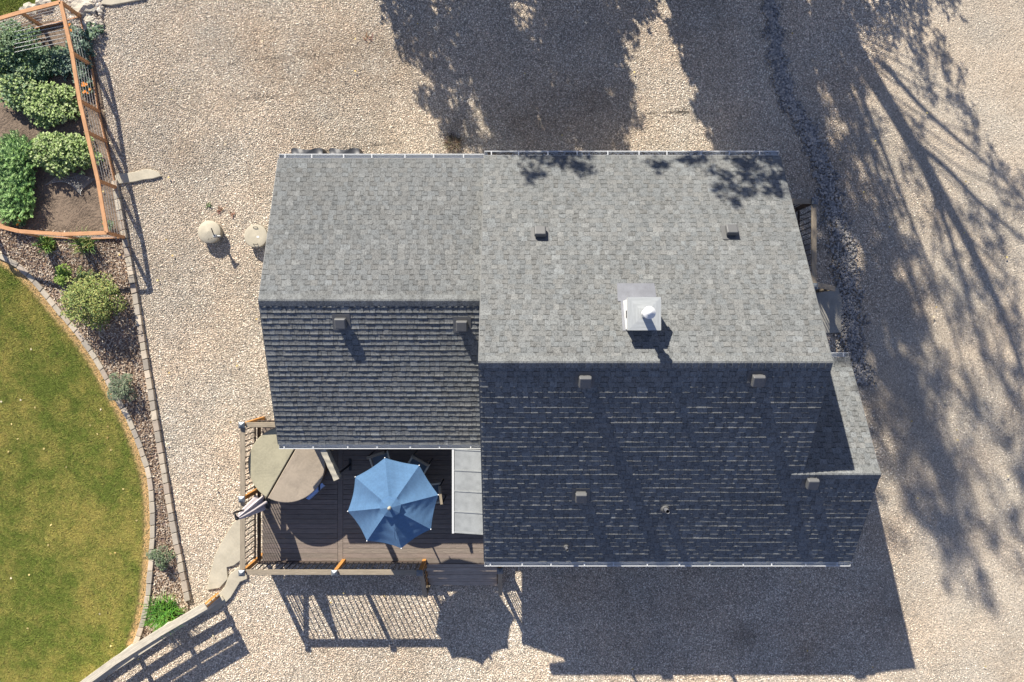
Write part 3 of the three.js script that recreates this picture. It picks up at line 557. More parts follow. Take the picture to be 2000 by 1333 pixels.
// patio umbrella
{
  const cx = -3.0, cz = 4.09, t = thing('patio_umbrella', 'open blue octagonal patio umbrella standing on the deck', 'umbrella', [cx, 0, cz]);
  const yr = 2.5, ya = 2.93, n = 8, Rr = 1.16, a0 = -0.18;
  const cor = Array.from({ length: n }, (_, k) => { const a = a0 + k * Math.PI / 4; return V(Math.cos(a) * Rr, yr, Math.sin(a) * Rr); });
  for (let k = 0; k < n; k++) {
    const A = cor[k], B = cor[(k + 1) % n], top = V(0, ya, 0), s = [], ND = 12, idx = [], uv = [];
    for (let i = 0; i <= ND; i++) for (let j = 0; j <= ND; j++) {
      const r = i / ND * 0.86 + 0.14, f = j / ND, e = A.clone().lerp(B, f), p = top.clone().lerp(e, r), sag = Math.sin(f * Math.PI);
      p.x *= 1 - 0.028 * sag * r * r; p.z *= 1 - 0.028 * sag * r * r;
      p.y += -0.05 * sag * r + 0.025 * Math.sin(r * Math.PI) * (0.8 - 0.6 * sag) + 0.006 * sag * Math.sin(r * 26 + k * 2.3 + f * 3) + (f > 0.3 && k % 3 === 0 ? 0.008 * sag * Math.sin(f * 9 + r * 34) : 0);
      s.push(p.x, p.y, p.z); uv.push(f * r * 0.9, r * 1.3);
    }
    for (let i = 0; i < ND; i++) for (let j = 0; j < ND; j++) { const a = i * (ND + 1) + j; idx.push(a, a + 1, a + ND + 1, a + 1, a + ND + 2, a + ND + 1); }
    const g = new THREE.BufferGeometry(); g.setAttribute('position', new THREE.Float32BufferAttribute(s, 3)); g.setAttribute('uv', new THREE.Float32BufferAttribute(uv, 2)); g.setIndex(idx); g.computeVertexNormals();
    part('canopy_panel', g, M.blue_canvas, t);
    part('rib', bar(V(0, ya - 0.1, 0), A.clone().setY(yr - 0.03), 0.014, 0.02), M.white_plastic, t);
    const tip = part('rib_tip', new THREE.SphereGeometry(0.016, 8, 6), M.white_plastic, t); tip.position.copy(A);
  }
  // small vent canopy on top
  const sp = new Soup(); for (let k = 0; k < n; k++) { const d = (q, r, y) => V(q.x / Rr * r, y, q.z / Rr * r), A = cor[k], B = cor[(k + 1) % n]; sp.quad(d(A, 0.27, ya - 0.03), d(B, 0.27, ya - 0.03), d(B, 0.03, ya + 0.06), d(A, 0.03, ya + 0.06), [1, 1, 1]); }
  part('vent_flap', sp.geo(), M.blue_canvas, t);
  part('finial', new THREE.LatheGeometry([[0, 0.18], [0.03, 0.175], [0.045, 0.14], [0.04, 0.05], [0, 0.04]].map(([a, b]) => new THREE.Vector2(a, b)), 18).translate(0, ya, 0), M.tan_canvas, t);
  part('pole', new THREE.CylinderGeometry(0.022, 0.022, ya - DY, 12).translate(0, (ya + DY) / 2, 0), M.cap_metal, t);
  part('base', new THREE.CylinderGeometry(0.2, 0.26, 0.07, 24).translate(0, DY + 0.037, 0), M.black_metal, t);
  part('tie_strap', tube([V(0.1, 2.88, 0.55), V(0.08, 2.78, 0.78), V(0.12, 2.74, 0.86), V(0.15, 2.8, 0.7), V(0.1, 2.9, 0.52)], 0.009, 20, 5), M.blue_canvas, t);
}
{
  const t = thing('patio_table', 'dark oval patio table hidden below the blue umbrella', 'table', [-3.0, DY, 4.09]);
  const top = new THREE.CylinderGeometry(0.6, 0.6, 0.03, 40); top.scale(1.25, 1, 0.85); top.translate(0, 0.71, 0); part('tabletop', top, M.cap_metal, t);
  for (const [x, z] of [[0.5, 0.3], [-0.5, 0.3], [0.5, -0.3], [-0.5, -0.3]]) part('leg', bar(V(x, 0, z), V(x * 0.8, 0.7, z * 0.8), 0.03, 0.03), M.black_metal, t);
}
{
  const mk = (label, px, py, turn) => {
    const p = at(px, py, 1.55), t = thing('patio_chair', label, 'chair', [p.x, DY, p.z], turn, 'chairs around the patio table');   // back at z = 0, seat towards +z
    part('seat', bx(0.48, 0.03, 0.46, 0, 0.42, 0.26, 0.01), M.cap_metal, t);
    const bk = part('backrest', bar(V(0, 0.44, 0.06), V(0, 0.93, -0.02), 0.42, 0.02, 0, V(0, 0, 1)), M.cap_metal, t);
    part('top_rail', bx(0.5, 0.05, 0.075, 0, 0.95, -0.02, 0.012), M.weathered_wood, bk);
    for (const s of [-1, 1]) {
      part('leg', bar(V(s * 0.24, 0, 0.48), V(s * 0.24, 0.62, 0.44), 0.028, 0.028), M.black_metal, t); part('leg', bar(V(s * 0.24, 0, -0.04), V(s * 0.24, 0.94, -0.03), 0.028, 0.028), M.black_metal, t);
      part('armrest', bar(V(s * 0.25, 0.63, -0.02), V(s * 0.25, 0.63, 0.48), 0.05, 0.025, 0.006), M.grey_wood, t);
    }
    return t;
  };
  mk('patio chair with tan top rail, nearest the roof edge above the umbrella', 734, 891, -0.3 + 0.9 - 0.3);
  mk('patio chair turned to the umbrella at its upper right', 820, 902, -0.52);
  mk('patio chair right of the umbrella, edge on in the shade', 859, 968, -1.45);
}
// folded umbrella leaning at the railing
{
  const t = thing('folded_umbrella', 'closed offset umbrella with pale mauve cloth and black arched arm at the left railing', 'umbrella');
  const b = V(-6.93, DY, 4.42), top = at(463, 1013, 2.45), low = at(505, 984, 1.25);
  const fold = (k) => { const s = [], idx = [], uv = [], NR = 14, NA = 40; for (let i = 0; i <= NR; i++) for (let j = 0; j <= NA; j++) { const f = i / NR, a = j / NA * Math.PI * 2, r = (0.03 + 0.16 * Math.pow(f, 0.75)) * (1 + 0.3 * Math.cos(a * 7 + f)), c = top.clone().lerp(low, f); s.push(c.x + Math.cos(a) * r, c.y, c.z + Math.sin(a) * r); uv.push(j / NA, f * 1.4); } for (let i = 0; i < NR; i++) for (let j = 0; j < NA; j++) { const q = i * (NA + 1) + j; idx.push(q, q + 1, q + NA + 1, q + 1, q + NA + 2, q + NA + 1); } const g = new THREE.BufferGeometry(); g.setAttribute('position', new THREE.Float32BufferAttribute(s, 3)); g.setAttribute('uv', new THREE.Float32BufferAttribute(uv, 2)); g.setIndex(idx); g.computeVertexNormals(); return g; };
  part('folded_canopy', fold(), M.mauve_canvas, t);
  part('mast', tube([b, V(b.x, 1.6, b.z - 0.02), V(b.x - 0.02, 2.15, b.z - 0.06), V(b.x - 0.12, 2.42, b.z - 0.06), V(top.x - 0.02, 2.52, top.z - 0.1), V(top.x - 0.02, 2.47, top.z)], 0.025, 40, 8), M.black_metal, t);
  part('hub', new THREE.SphereGeometry(0.05, 12, 8).translate(top.x, top.y + 0.02, top.z), M.black_metal, t);
  part('base', [bx(0.5, 0.05, 0.07, b.x + 0.12, DY + 0.028, b.z), bx(0.07, 0.052, 0.5, b.x + 0.12, DY + 0.028, b.z)], M.black_metal, t);
}
// tarped wood piles
for (const [x0, x1, lab] of [[566, 632, 'black tarp covered heap behind the gutter, left one of two'], [640, 704, 'black tarp covered heap behind the gutter, right one of two']]) {
  const a = at(x0, 293, 0.55), b = at(x1, 293, 0.55), t = thing('tarped_heap', lab, 'heap', [(a.x + b.x) / 2, 0, -4.9], 0);
  const w = b.x - a.x, g = new THREE.BoxGeometry(w, 0.55, 0.95, 26, 6, 16), p = g.attributes.position;
  for (let i = 0; i < p.count; i++) { const x = p.getX(i), y = p.getY(i), z = p.getZ(i); const rd = 1 - 0.25 * Math.max(0, y + 0.1) * (Math.abs(x) / w * 2) ** 3; p.setXYZ(i, x * rd + 0.015 * Math.sin(z * 24 + x * 9), y + 0.275 + 0.02 * Math.sin(x * 9 + z * 11) * (y > 0 ? 1 : 0) + 0.01 * Math.sin(x * 25 - z * 19) * (y > 0 ? 1 : 0), z + 0.03 * Math.sin(x * 9 + y * 6)); }
  g.computeVertexNormals(); part('tarp', g, M.tarp, t);
}
// septic lids
function lid(px, py, label, r, domed) {
  const p = at(px, py, 0.26), t = thing('septic_lid', label, 'lid', [p.x, 0, p.z]);
  part('riser', new THREE.CylinderGeometry(r * 0.93, r * 0.93, 0.25, 36).translate(0, 0.125, 0), M.dark_concrete, t);
  part('cover', new THREE.LatheGeometry([[0, domed ? 0.33 : 0.275], [r * 0.6, domed ? 0.31 : 0.272], [r * 0.96, 0.262], [r, 0.25], [r, 0.21], [0, 0.2]].map(([a, b]) => new THREE.Vector2(a, b)), 40), M.concrete, t);
  if (!domed) for (const s of [-1, 1]) part('handle', tube([V(-0.06, 0.27, s * r * 0.68), V(-0.05, 0.3, s * r * 0.74), V(0.05, 0.3, s * r * 0.74), V(0.06, 0.27, s * r * 0.68)], 0.009, 12, 6), M.black_metal, t);
  if (!domed) part('label_plate', bx(0.07, 0.006, 0.05, 0.07, 0.276, 0.03), M.white_plastic, t);
  else part('crack', [bx(0.012, 0.004, 0.05, 0.02, 0.33, 0.22), bx(0.014, 0.004, 0.03, 0.1, 0.325, 0.2)], M.black_metal, t);
}
lid(408, 453, 'weathered pale concrete septic lid beside the yard tap', 0.325, true);
lid(499, 461, 'beige septic lid with two black handles at the roof edge', 0.33, false);
{
  const p = at(433, 466), t = thing('yard_tap', 'grey metal yard tap on a short post next to the septic lid', 'tap', [p.x, 0, p.z]);
  part('post', new THREE.CylinderGeometry(0.03, 0.035, 0.42, 12).translate(0, 0.21, 0), M.flashing, t);
  part('tap_head', [new RoundedBoxGeometry(0.1, 0.12, 0.09, 2, 0.02).translate(0, 0.46, 0), new THREE.CylinderGeometry(0.02, 0.02, 0.14, 10).rotateZ(Math.PI / 2).translate(0.08, 0.46, 0)], M.galvanised, t);
  part('tap_handle', bar(V(0, 0.54, 0), V(-0.05, 0.6, -0.2), 0.025, 0.012), M.black_metal, t);
}
// stepping stones
for (const [poly, lab] of [[[[224, 345], [232, 340], [250, 339], [268, 336], [285, 331], [301, 333], [312, 338], [316, 345], [300, 350], [282, 352], [265, 356], [235, 360], [222, 357]], 'flat pale irregular flagstone beside the vegetable garden fence'], [[[190, -22], [292, -22], [285, -1], [262, 4], [240, 8], [218, 12], [200, 10]], 'pale flagstone at the top edge above the gravel']]) {
  const m = part('flagstone', roughSlab(polyOf(poly), -0.03, 0.06, 0.015), M.concrete, scene); tag(m, lab, 'flagstone');
}

// ------------------------------------------------------------------ edging stones
R = rngOf(41);
function edging(name, label, line, width, len, hgt) {
  const t = thing(name, label, 'edging'), c = new THREE.CatmullRomCurve3(line.map(([a, b]) => at(a, b, hgt)), false, 'centripetal'), L = c.getLength();
  let s = 0; const cols = [[0.5, 0.44, 0.345], [0.4, 0.355, 0.29], [0.56, 0.48, 0.37], [0.46, 0.385, 0.305]];
  while (s < L - 0.05) {
    const l = Math.min(len * rr(0.8, 1.2), L - s), p = c.getPointAt((s + l / 2) / L), d = c.getTangentAt((s + l / 2) / L);
    const g = new RoundedBoxGeometry(l - 0.012, hgt, width * rr(0.92, 1.05), 2, 0.016), q = g.attributes.position;
    for (let i = 0; i < q.count; i++) { q.setX(i, q.getX(i) + 0.02 * q.getZ(i) / width * (rr(-0.2, 0.2) + 1)); }
    const k = rr(0.85, 1.12), cc = pick(cols); boxUV(g); paint(g, cc[0] * k, cc[1] * k, cc[2] * k);
    const m = part('stone', g, M.edging, t); m.position.set(p.x, hgt / 2 - 0.01 + rr(-0.008, 0.008), p.z); m.rotation.y = -Math.atan2(d.z, d.x) + rr(-0.05, 0.05);
    s += l;
  }
}
edging('stone_edging', 'curved row of grey edging stones along the lawn', innerEdge, 0.155, 0.31, 0.1);
edging('stone_edging', 'long row of grey edging stones between mulch bed and gravel', outerEdge, 0.165, 0.29, 0.12);

// ------------------------------------------------------------------ garden fence (cedar and wire)
{
  const t = thing('garden_fence', 'orange cedar fence with wire mesh around the vegetable garden', 'fence'), FH = 0.95;
  const tops = [[118, 4], [140, 103], [155, 197], [169, 258], [191, 353], [208, 455]].map(([a, b]) => at(a, b, FH));
  const wire = [];
  const low = (v, y = 0.06) => v.clone().setY(y), along = (a, b, f) => a.clone().lerp(b, f);
  const run = (pts, posts) => {
    pts.forEach((p, i) => { if (!posts || posts.includes(i)) part('post', bx(0.085, FH - 0.02, 0.085, p.x, FH / 2 - 0.01, p.z, 0.004), M.cedar, t); });
    for (let i = 0; i < pts.length - 1; i++) {
      const a = pts[i], b = pts[i + 1];
      part('top_rail', bar(a, b, 0.105, 0.04, 0.005), M.cedar, t);
      part('bottom_rail', bar(low(a), low(b), 0.045, 0.09, 0.004), M.cedar, t);
      const w = [], L = a.distanceTo(b); for (let k = 1; k < 7; k++) w.push(bar(low(a, FH * k / 7), low(b, FH * k / 7), 0.006, 0.006)); for (let k = 1; k < L / 0.15; k++) { const p = along(a, b, k * 0.15 / L); w.push(bar(low(p, 0.1), low(p, FH - 0.03), 0.005, 0.005, 0, V(1, 0, 0))); }
      part('wire_mesh', w, M.wire, t);
    }
  };
  run(tops);
  run([[-70, 420], [0, 443], [36, 452], [120, 458], [208, 455]].map(([a, b]) => at(a, b, FH)), [0, 2, 3]);
  run([[118, 4], [40, 24], [-70, 56]].map(([a, b]) => at(a, b, FH)), [1, 2]);
}
// plant netting stretched over the first bed
{
  const t = thing('bird_netting', 'sagging pale netting strung over the dark leafy plants', 'netting'), w = [];
  for (let i = 0; i < 6; i++) w.push(tube([at(28, 62 + i * 8, 0.7), at(70, 53 + i * 8, 0.66), at(125, 42 + i * 8, 0.7)], 0.009, 16, 4));
  part('net_strand', w, M.wire, t);
  const t2 = thing('bird_netting', 'bunched grey netting lying on the bare soil', 'netting'), w2 = [];
  for (let i = 0; i < 16; i++) w2.push(tube([at(88 + i * 4, 362 - i * 1.2, 0.06), at(128 + i * 2, 338 + i * 3, 0.12 + 0.03 * Math.sin(i)), at(186 - i * 2, 350 + i * 1.5, 0.06)], 0.004, 12, 4));
  part('net_strand', w2, M.wire, t2);
}
// post and board fence at the lower left
{
  const t = thing('board_fence', 'weathered grey board fence crossing the lower left corner below the lawn', 'fence'), FH = 1.0;
  const line = new THREE.CatmullRomCurve3([[60, 1420], [150, 1345], [235, 1284], [320, 1231], [402, 1184]].map(([a, b]) => at(a, b, FH))), pts = line.getSpacedPoints(4), lo = (v, y) => v.clone().setY(y);
  for (let i = 0; i < 5; i++) { if (i !== 4) part('post', bx(0.11, FH - 0.04, 0.11, pts[i].x, FH / 2 - 0.02, pts[i].z), M.grey_wood, t); }
  part('post', bx(0.1, FH - 0.04, 0.1, pts[4].x - 0.08, FH / 2 - 0.02, pts[4].z + 0.05), M.stained_wood, t).userData.label = 'orange stained end post';
  for (let i = 0; i < 4; i++) {
    const a = pts[i], b = pts[i + 1];
    part('cap_board', bar(a, b, 0.2, 0.038, 0.004), M.grey_wood, t);
    for (const y of [0.2, 0.47, 0.73, 0.89]) part('board', bar(lo(a, y), lo(b, y), 0.035, y > 0.8 ? 0.12 : 0.14, 0.003), M.grey_wood, t);
  }
  part('kerb_board', [bar(lo(line.getPointAt(0.2), 0.06).add(V(0.1, 0, 0.1)), lo(pts[4], 0.06).add(V(0.1, 0, 0.1)), 0.14, 0.14, 0.01)], M.grey_wood, t);
}

// ------------------------------------------------------------------ plants
R = rngOf(51);
function leafAt(s, p, dir, L, W, col, droop = 0.25) {          // folded leaf: two halves along a midrib
  const d = dir.clone().normalize(), side = new THREE.Vector3().crossVectors(d, V(0, 1, 0)); if (side.lengthSq() < 1e-4) side.set(1, 0, 0); side.normalize(); const nn = new THREE.Vector3().crossVectors(side, d);
  const m = p.clone().addScaledVector(d, L * 0.45), tip = p.clone().addScaledVector(d, L).addScaledVector(nn, -droop * L), l = m.clone().addScaledVector(side, W / 2).addScaledVector(nn, 0.12 * W), r = m.clone().addScaledVector(side, -W / 2).addScaledVector(nn, 0.12 * W);
  s.tri(p, l, m, col); s.tri(l, tip, m, col); s.tri(p, m, r, col); s.tri(m, tip, r, col);
}
function bush(name, label, cat, cx, cz, rx, rz, h, n, L, W, cols, o = {}) {
  const t = thing(name, label, cat, [cx, 0, cz], 0, o.group), s = new Soup(), st = new Soup(), lobes = Array.from({ length: o.lobes ?? 14 }, () => { const a = rr(0, 6.28), r = Math.sqrt(R()) * 0.85; return [Math.cos(a) * r * rx, Math.sin(a) * r * rz, rr(...(o.lobe ?? [0.22, 0.4])) * Math.min(rx, rz), rr(0.55, 1) * h * (1 - 0.35 * r * r)]; });
  for (let i = 0; i < n; i++) {
    const [lx, lz, lr, lh] = pick(lobes), a = rr(0, 6.28), ph = Math.acos(rr(-0.15, 1)), q = V(Math.sin(ph) * Math.cos(a), Math.cos(ph), Math.sin(ph) * Math.sin(a)), k = rr(0.7, 1.05);
    const p = V(lx + q.x * lr * k, Math.max(0.03, lh - lr * 0.8 + q.y * lr * k * 0.9), lz + q.z * lr * k), c = pick(cols), v = rr(0.8, 1.2);
    if (o.spread && i % 2) { const a2 = rr(0, 6.28), r2 = Math.sqrt(R()) * (1 + 0.15 * Math.sin(a2 * 5 + cx)); p.set(Math.cos(a2) * r2 * rx, h * (0.25 + 0.75 * R()) * (1 - 0.35 * r2 * r2) * (0.8 + 0.5 * N2(Math.cos(a2) * r2 * rx + cx, Math.sin(a2) * r2 * rz + cz, 0.22, 31)), Math.sin(a2) * r2 * rz); }
    leafAt(s, p, V(q.x + rr(-0.7, 0.7), q.y * 0.4 + rr(-0.35, 0.35), q.z + rr(-0.7, 0.7)), L * rr(0.7, 1.2), W * rr(0.7, 1.2), c.map((x) => x * v), rr(0.05, 0.35));
  }
  part('foliage', s.geo(), M.leaf, t);
  part('stem', lobes.map(([lx, lz, lr, lh]) => limb([V(lx * 0.2, 0, lz * 0.2), V(lx * 0.6, lh * 0.4, lz * 0.6), V(lx, lh * 0.75, lz)], 0.012, 0.005, 5)), M.bark, t);
  return t;
}
const gp = (px, py, y = 0) => { const v = at(px, py, y); return [v.x, v.z]; };
const bean = [[0.2, 0.29, 0.07], [0.26, 0.36, 0.1], [0.12, 0.2, 0.04], [0.32, 0.39, 0.16]], darkLeaf = [[0.06, 0.125, 0.045], [0.09, 0.165, 0.07], [0.12, 0.2, 0.09]], blueLeaf = [[0.1, 0.16, 0.11], [0.13, 0.2, 0.14], [0.07, 0.125, 0.08]], fern = [[0.17, 0.31, 0.075], [0.23, 0.38, 0.11], [0.1, 0.22, 0.05]];
bush('bean_plant', 'bright green bean bush in the middle of the garden, upper of two', 'bean plants', ...gp(92, 200, 0.35), 0.78, 0.6, 0.55, 2600, 0.095, 0.07, bean, { lobes: 44, lobe: [0.14, 0.34], spread: true });
bush('bean_plant', 'bright green bean bush crossing under the fence rail, lower of two', 'bean plants', ...gp(112, 297, 0.35), 1.05, 0.56, 0.55, 3300, 0.095, 0.07, bean, { lobes: 56, lobe: [0.14, 0.34], spread: true });
bush('bean_plant', 'bean leaves at the left edge beside the upper bean bush', 'bean plants', ...gp(28, 170, 0.35), 0.55, 0.55, 0.5, 1500, 0.095, 0.07, [...bean, ...darkLeaf], { lobes: 30, lobe: [0.14, 0.34], spread: true });
bush('leafy_plant', 'dark green leafy plants in the top left of the garden', 'vegetable plants', ...gp(22, 85, 0.4), 0.65, 0.66, 0.65, 2400, 0.08, 0.07, [...darkLeaf, [0.09, 0.17, 0.04]], { spread: true, lobes: 22 });
bush('leafy_plant', 'dark leafy plants under the pale netting', 'vegetable plants', ...gp(70, 115, 0.35), 0.8, 0.5, 0.45, 2000, 0.085, 0.075, darkLeaf, { spread: true, lobes: 20 });
bush('leafy_plant', 'dark leafy plants between netting and bean bushes', 'vegetable plants', ...gp(20, 128, 0.35), 0.65, 0.45, 0.5, 1500, 0.09, 0.08, [...darkLeaf, ...bean], { lobes: 16 });
bush('cabbage_plant', 'bluish green plants at the fence below the top marigold', 'vegetable plants', ...gp(150, 92, 0.25), 0.32, 0.5, 0.35, 620, 0.12, 0.075, blueLeaf, { spread: true, lobes: 12 });
bush('cabbage_plant', 'bluish green plants behind the fence rail left of the second post', 'vegetable plants', ...gp(120, 120, 0.25), 0.4, 0.35, 0.35, 520, 0.12, 0.08, blueLeaf, { spread: true, lobes: 12 });
bush('cabbage_plant', 'bluish green plants beside the fence above the marigold clump', 'vegetable plants', ...gp(158, 142, 0.25), 0.25, 0.42, 0.35, 460, 0.11, 0.07, blueLeaf, { lobes: 10 });
bush('cabbage_plant', 'bluish sprawling plant outside the fence on the gravel', 'vegetable plants', ...gp(183, 64, 0.1), 0.28, 0.24, 0.25, 240, 0.1, 0.06, [...blueLeaf, ...darkLeaf], { lobes: 8 });
function frondBush(label, px, py, rx, rz, h, n) {
  const [x, z] = gp(px, py, h * 0.6), t = thing('fern_leaf_plant', label, 'vegetable plants', [x, 0, z]), s = new Soup();
  for (let i = 0; i < n; i++) {
    const a = rr(0, 6.28), r = Math.sqrt(R()), b = V(Math.cos(a) * r * rx * 0.8, 0, Math.sin(a) * r * rz * 0.8), o = rr(0, 6.28), l = rr(0.25, 0.52), top = V(b.x + Math.cos(o) * l * 0.7, h * rr(0.65, 1.05) * (1 - 0.25 * r * r), b.z + Math.sin(o) * l * 0.7), c = pick(fern), v = rr(0.8, 1.25), col = c.map((q) => q * v);
    const mid = b.clone().lerp(top, 0.55); mid.y = top.y * 0.85;
    for (let k = 0; k < 16; k++) { const f = 0.2 + 0.8 * k / 16, p = f < 0.5 ? b.clone().lerp(mid, f * 2) : mid.clone().lerp(top, f * 2 - 1), an = o + (k % 2 ? 1 : -1) * rr(0.5, 1.2), ln = 0.1 * (1.15 - f) + 0.03, e = p.clone().add(V(Math.cos(an) * ln, rr(-0.02, 0.05), Math.sin(an) * ln)), w = V(-Math.sin(an) * 0.006, 0, Math.cos(an) * 0.006); s.tri(p.clone().sub(w), p.clone().add(w), e, col); s.tri(p.clone().sub(w).setY(p.y + 0.004), e, p.clone().lerp(e, 0.4).add(V(Math.sin(an) * 0.02, 0.01, -Math.cos(an) * 0.02)), col); }
  }
  part('fronds', s.geo(), M.leaf, t);
}
frondBush('feathery green plants at the left edge beside the lower bean bush', 26, 308, 0.62, 0.6, 0.6, 420);
frondBush('feathery green plants at the left edge above the bare soil', 20, 365, 0.58, 0.5, 0.55, 380);
frondBush('feathery green plants at the lower left corner of the garden', 22, 402, 0.55, 0.42, 0.5, 300);
function marigold(label, px, py, r, n) {
  const [x, z] = gp(px, py, 0.25), t = thing('marigold', label, 'flowers', [x, 0, z]), s = new Soup(), f = new Soup();
  for (let i = 0; i < 90; i++) { const a = rr(0, 6.28), q = Math.sqrt(R()) * r; leafAt(s, V(Math.cos(a) * q, rr(0.1, 0.24), Math.sin(a) * q), V(rr(-1, 1), rr(-0.2, 0.4), rr(-1, 1)), 0.07, 0.03, pick(darkLeaf)); }
  part('foliage', s.geo(), M.leaf, t);
  for (let i = 0; i < n; i++) { const a = rr(0, 6.28), q = Math.sqrt(R()) * r, p = V(Math.cos(a) * q, rr(0.26, 0.32), Math.sin(a) * q), b = new Soup(); for (let k = 0; k < 10; k++) { const w = k * 0.628; leafAt(b, p, V(Math.cos(w), 0.35, Math.sin(w)), 0.042, 0.034, [0.8, rr(0.2, 0.34), 0.01], 0.2); } part('bloom', b.geo(), M.leaf, t); }
}
marigold('orange marigold under the top rail near the upper fence corner', 136, 56, 0.13, 7); marigold('orange marigold clump inside the fence above the middle post', 164, 172, 0.2, 13);
marigold('orange marigold in the lower right corner of the garden', 208, 438, 0.13, 5); marigold('small orange marigold at the foot of the lower feathery plants', 37, 434, 0.12, 4);
// shrubs in the mulch bed
const lime = [[0.2, 0.26, 0.05], [0.26, 0.3, 0.08], [0.13, 0.19, 0.04], [0.3, 0.29, 0.07]], sage = [[0.16, 0.2, 0.11], [0.12, 0.17, 0.08], [0.2, 0.23, 0.15]];
bush('shrub', 'large round yellow green shrub in the mulch bed', 'shrub', ...gp(176, 586, 0.5), 0.8, 0.74, 1.05, 4200, 0.06, 0.042, lime, { lobes: 60, lobe: [0.12, 0.3], spread: true });
bush('shrub', 'small lime green shrub above the large round shrub', 'shrub', ...gp(126, 536, 0.2), 0.32, 0.3, 0.42, 900, 0.05, 0.035, [[0.2, 0.3, 0.03], [0.15, 0.25, 0.03]], { lobes: 14 });
bush('shrub', 'low dark shrub between the lime shrub and the round shrub', 'shrub', ...gp(160, 535, 0.2), 0.3, 0.2, 0.3, 420, 0.05, 0.035, [...darkLeaf, ...lime], { lobes: 9 });
bush('shrub', 'grey green shrub overhanging the lawn edging', 'shrub', ...gp(236, 757, 0.25), 0.42, 0.46, 0.6, 1700, 0.05, 0.026, sage, { lobes: 18 });
bush('shrub', 'small grey green shrub in the narrow lower part of the bed', 'shrub', ...gp(314, 1090, 0.2), 0.36, 0.33, 0.45, 1200, 0.05, 0.026, [...sage, [0.1, 0.15, 0.06]], { lobes: 14 });
function strappy(name, label, px, py, r, h, n, cols) {
  const [x, z] = gp(px, py, 0.1), t = thing(name, label, 'plant', [x, 0, z]), s = new Soup();
  for (let i = 0; i < n; i++) { const a = rr(0, 6.28), b = V(rr(-0.5, 0.5) * r, 0.02, rr(-0.5, 0.5) * r), l = r * rr(0.6, 1.15), w0 = rr(0.012, 0.02), c = pick(cols).map((q) => q * rr(0.8, 1.25)); let pl = null, pr = null; for (let k = 0; k <= 5; k++) { const f = k / 5, p = V(b.x + Math.cos(a) * l * f, 0.02 + h * Math.sin(f * 2.2) * rr(0.95, 1.05), b.z + Math.sin(a) * l * f), w = V(-Math.sin(a), 0, Math.cos(a)).multiplyScalar(w0 * (1.05 - f)), L = p.clone().add(w), Q = p.clone().sub(w); if (pl) s.quad(pl, pr, Q, L, c); pl = L; pr = Q; } }
  part('leaves', s.geo(), M.leaf, t);
}
strappy('daylily', 'bright green strap leaved clump above the board fence', 324, 1193, 0.5, 0.42, 330, [[0.09, 0.24, 0.02], [0.13, 0.3, 0.03], [0.06, 0.17, 0.02]]);
strappy('iris_clump', 'small strap leaved clump under the fence rail, left of two', 95, 478, 0.3, 0.3, 80, [[0.1, 0.2, 0.03], [0.18, 0.26, 0.05]]); strappy('iris_clump', 'strap leaved clump under the fence rail, right of two', 168, 478, 0.36, 0.34, 110, [[0.08, 0.17, 0.03], [0.15, 0.22, 0.05], [0.26, 0.28, 0.08]]);
strappy('dry_weed', 'brown dried weed on the gravel above the roof edge', 885, 279, 0.26, 0.1, 190, [[0.09, 0.06, 0.03], [0.13, 0.09, 0.05], [0.06, 0.04, 0.025]]);
for (const [px, py, r, lab] of [[718, 75, 0.2, 'sparse reddish weed on the gravel near the tree shadow'], [405, 400, 0.1, 'tiny green weed above the septic lids'], [427, 411, 0.12, 'tiny red weed above the yard tap'], [452, 418, 0.1, 'tiny red weed between the two septic lids']]) strappy('small_weed', lab, px, py, r, 0.03, 14, py < 401 && px < 420 && px > 400 ? [[0.1, 0.14, 0.05]] : [[0.25, 0.12, 0.07]]);
// boulders at the top left
for (const [px, py, r, lab] of [[165, 16, 0.3, 'large pale boulder outside the upper fence corner'], [62, 22, 0.26, 'white grey boulder behind the upper garden rail'], [85, 8, 0.22, 'tan boulder at the top edge behind the garden rail'], [176, 42, 0.16, 'small tan boulder below the large pale boulder']]) {
  const p = at(px, py), g = rock(r, Math.floor(px), 2); g.scale(1.15, 0.55, 0.85); const m = part('boulder', paint(boxUV(flatten(g)), 0.46, 0.42, 0.34), M.rock, scene); m.position.set(p.x, 0.03, p.z); tag(m, lab, 'boulder');
}
{
  const l = []; for (let i = 0; i < 420; i++) { const px = rr(135, 200), py = rr(-20, 75), p = at(px, py), c = pick([[0.5, 0.45, 0.36], [0.6, 0.55, 0.47], [0.35, 0.3, 0.25]]), s = rr(0.6, 1.6); l.push([p.x, 0.04, p.z, s, s * 0.7, s, rr(-1, 1), rr(0, 6), rr(-1, 1), ...c]); }
  instances('small_rocks', flatten(rock(0.05, 17, 1)), M.pebble, l, 'tan fist sized rocks heaped around the boulders', 'rocks');
}

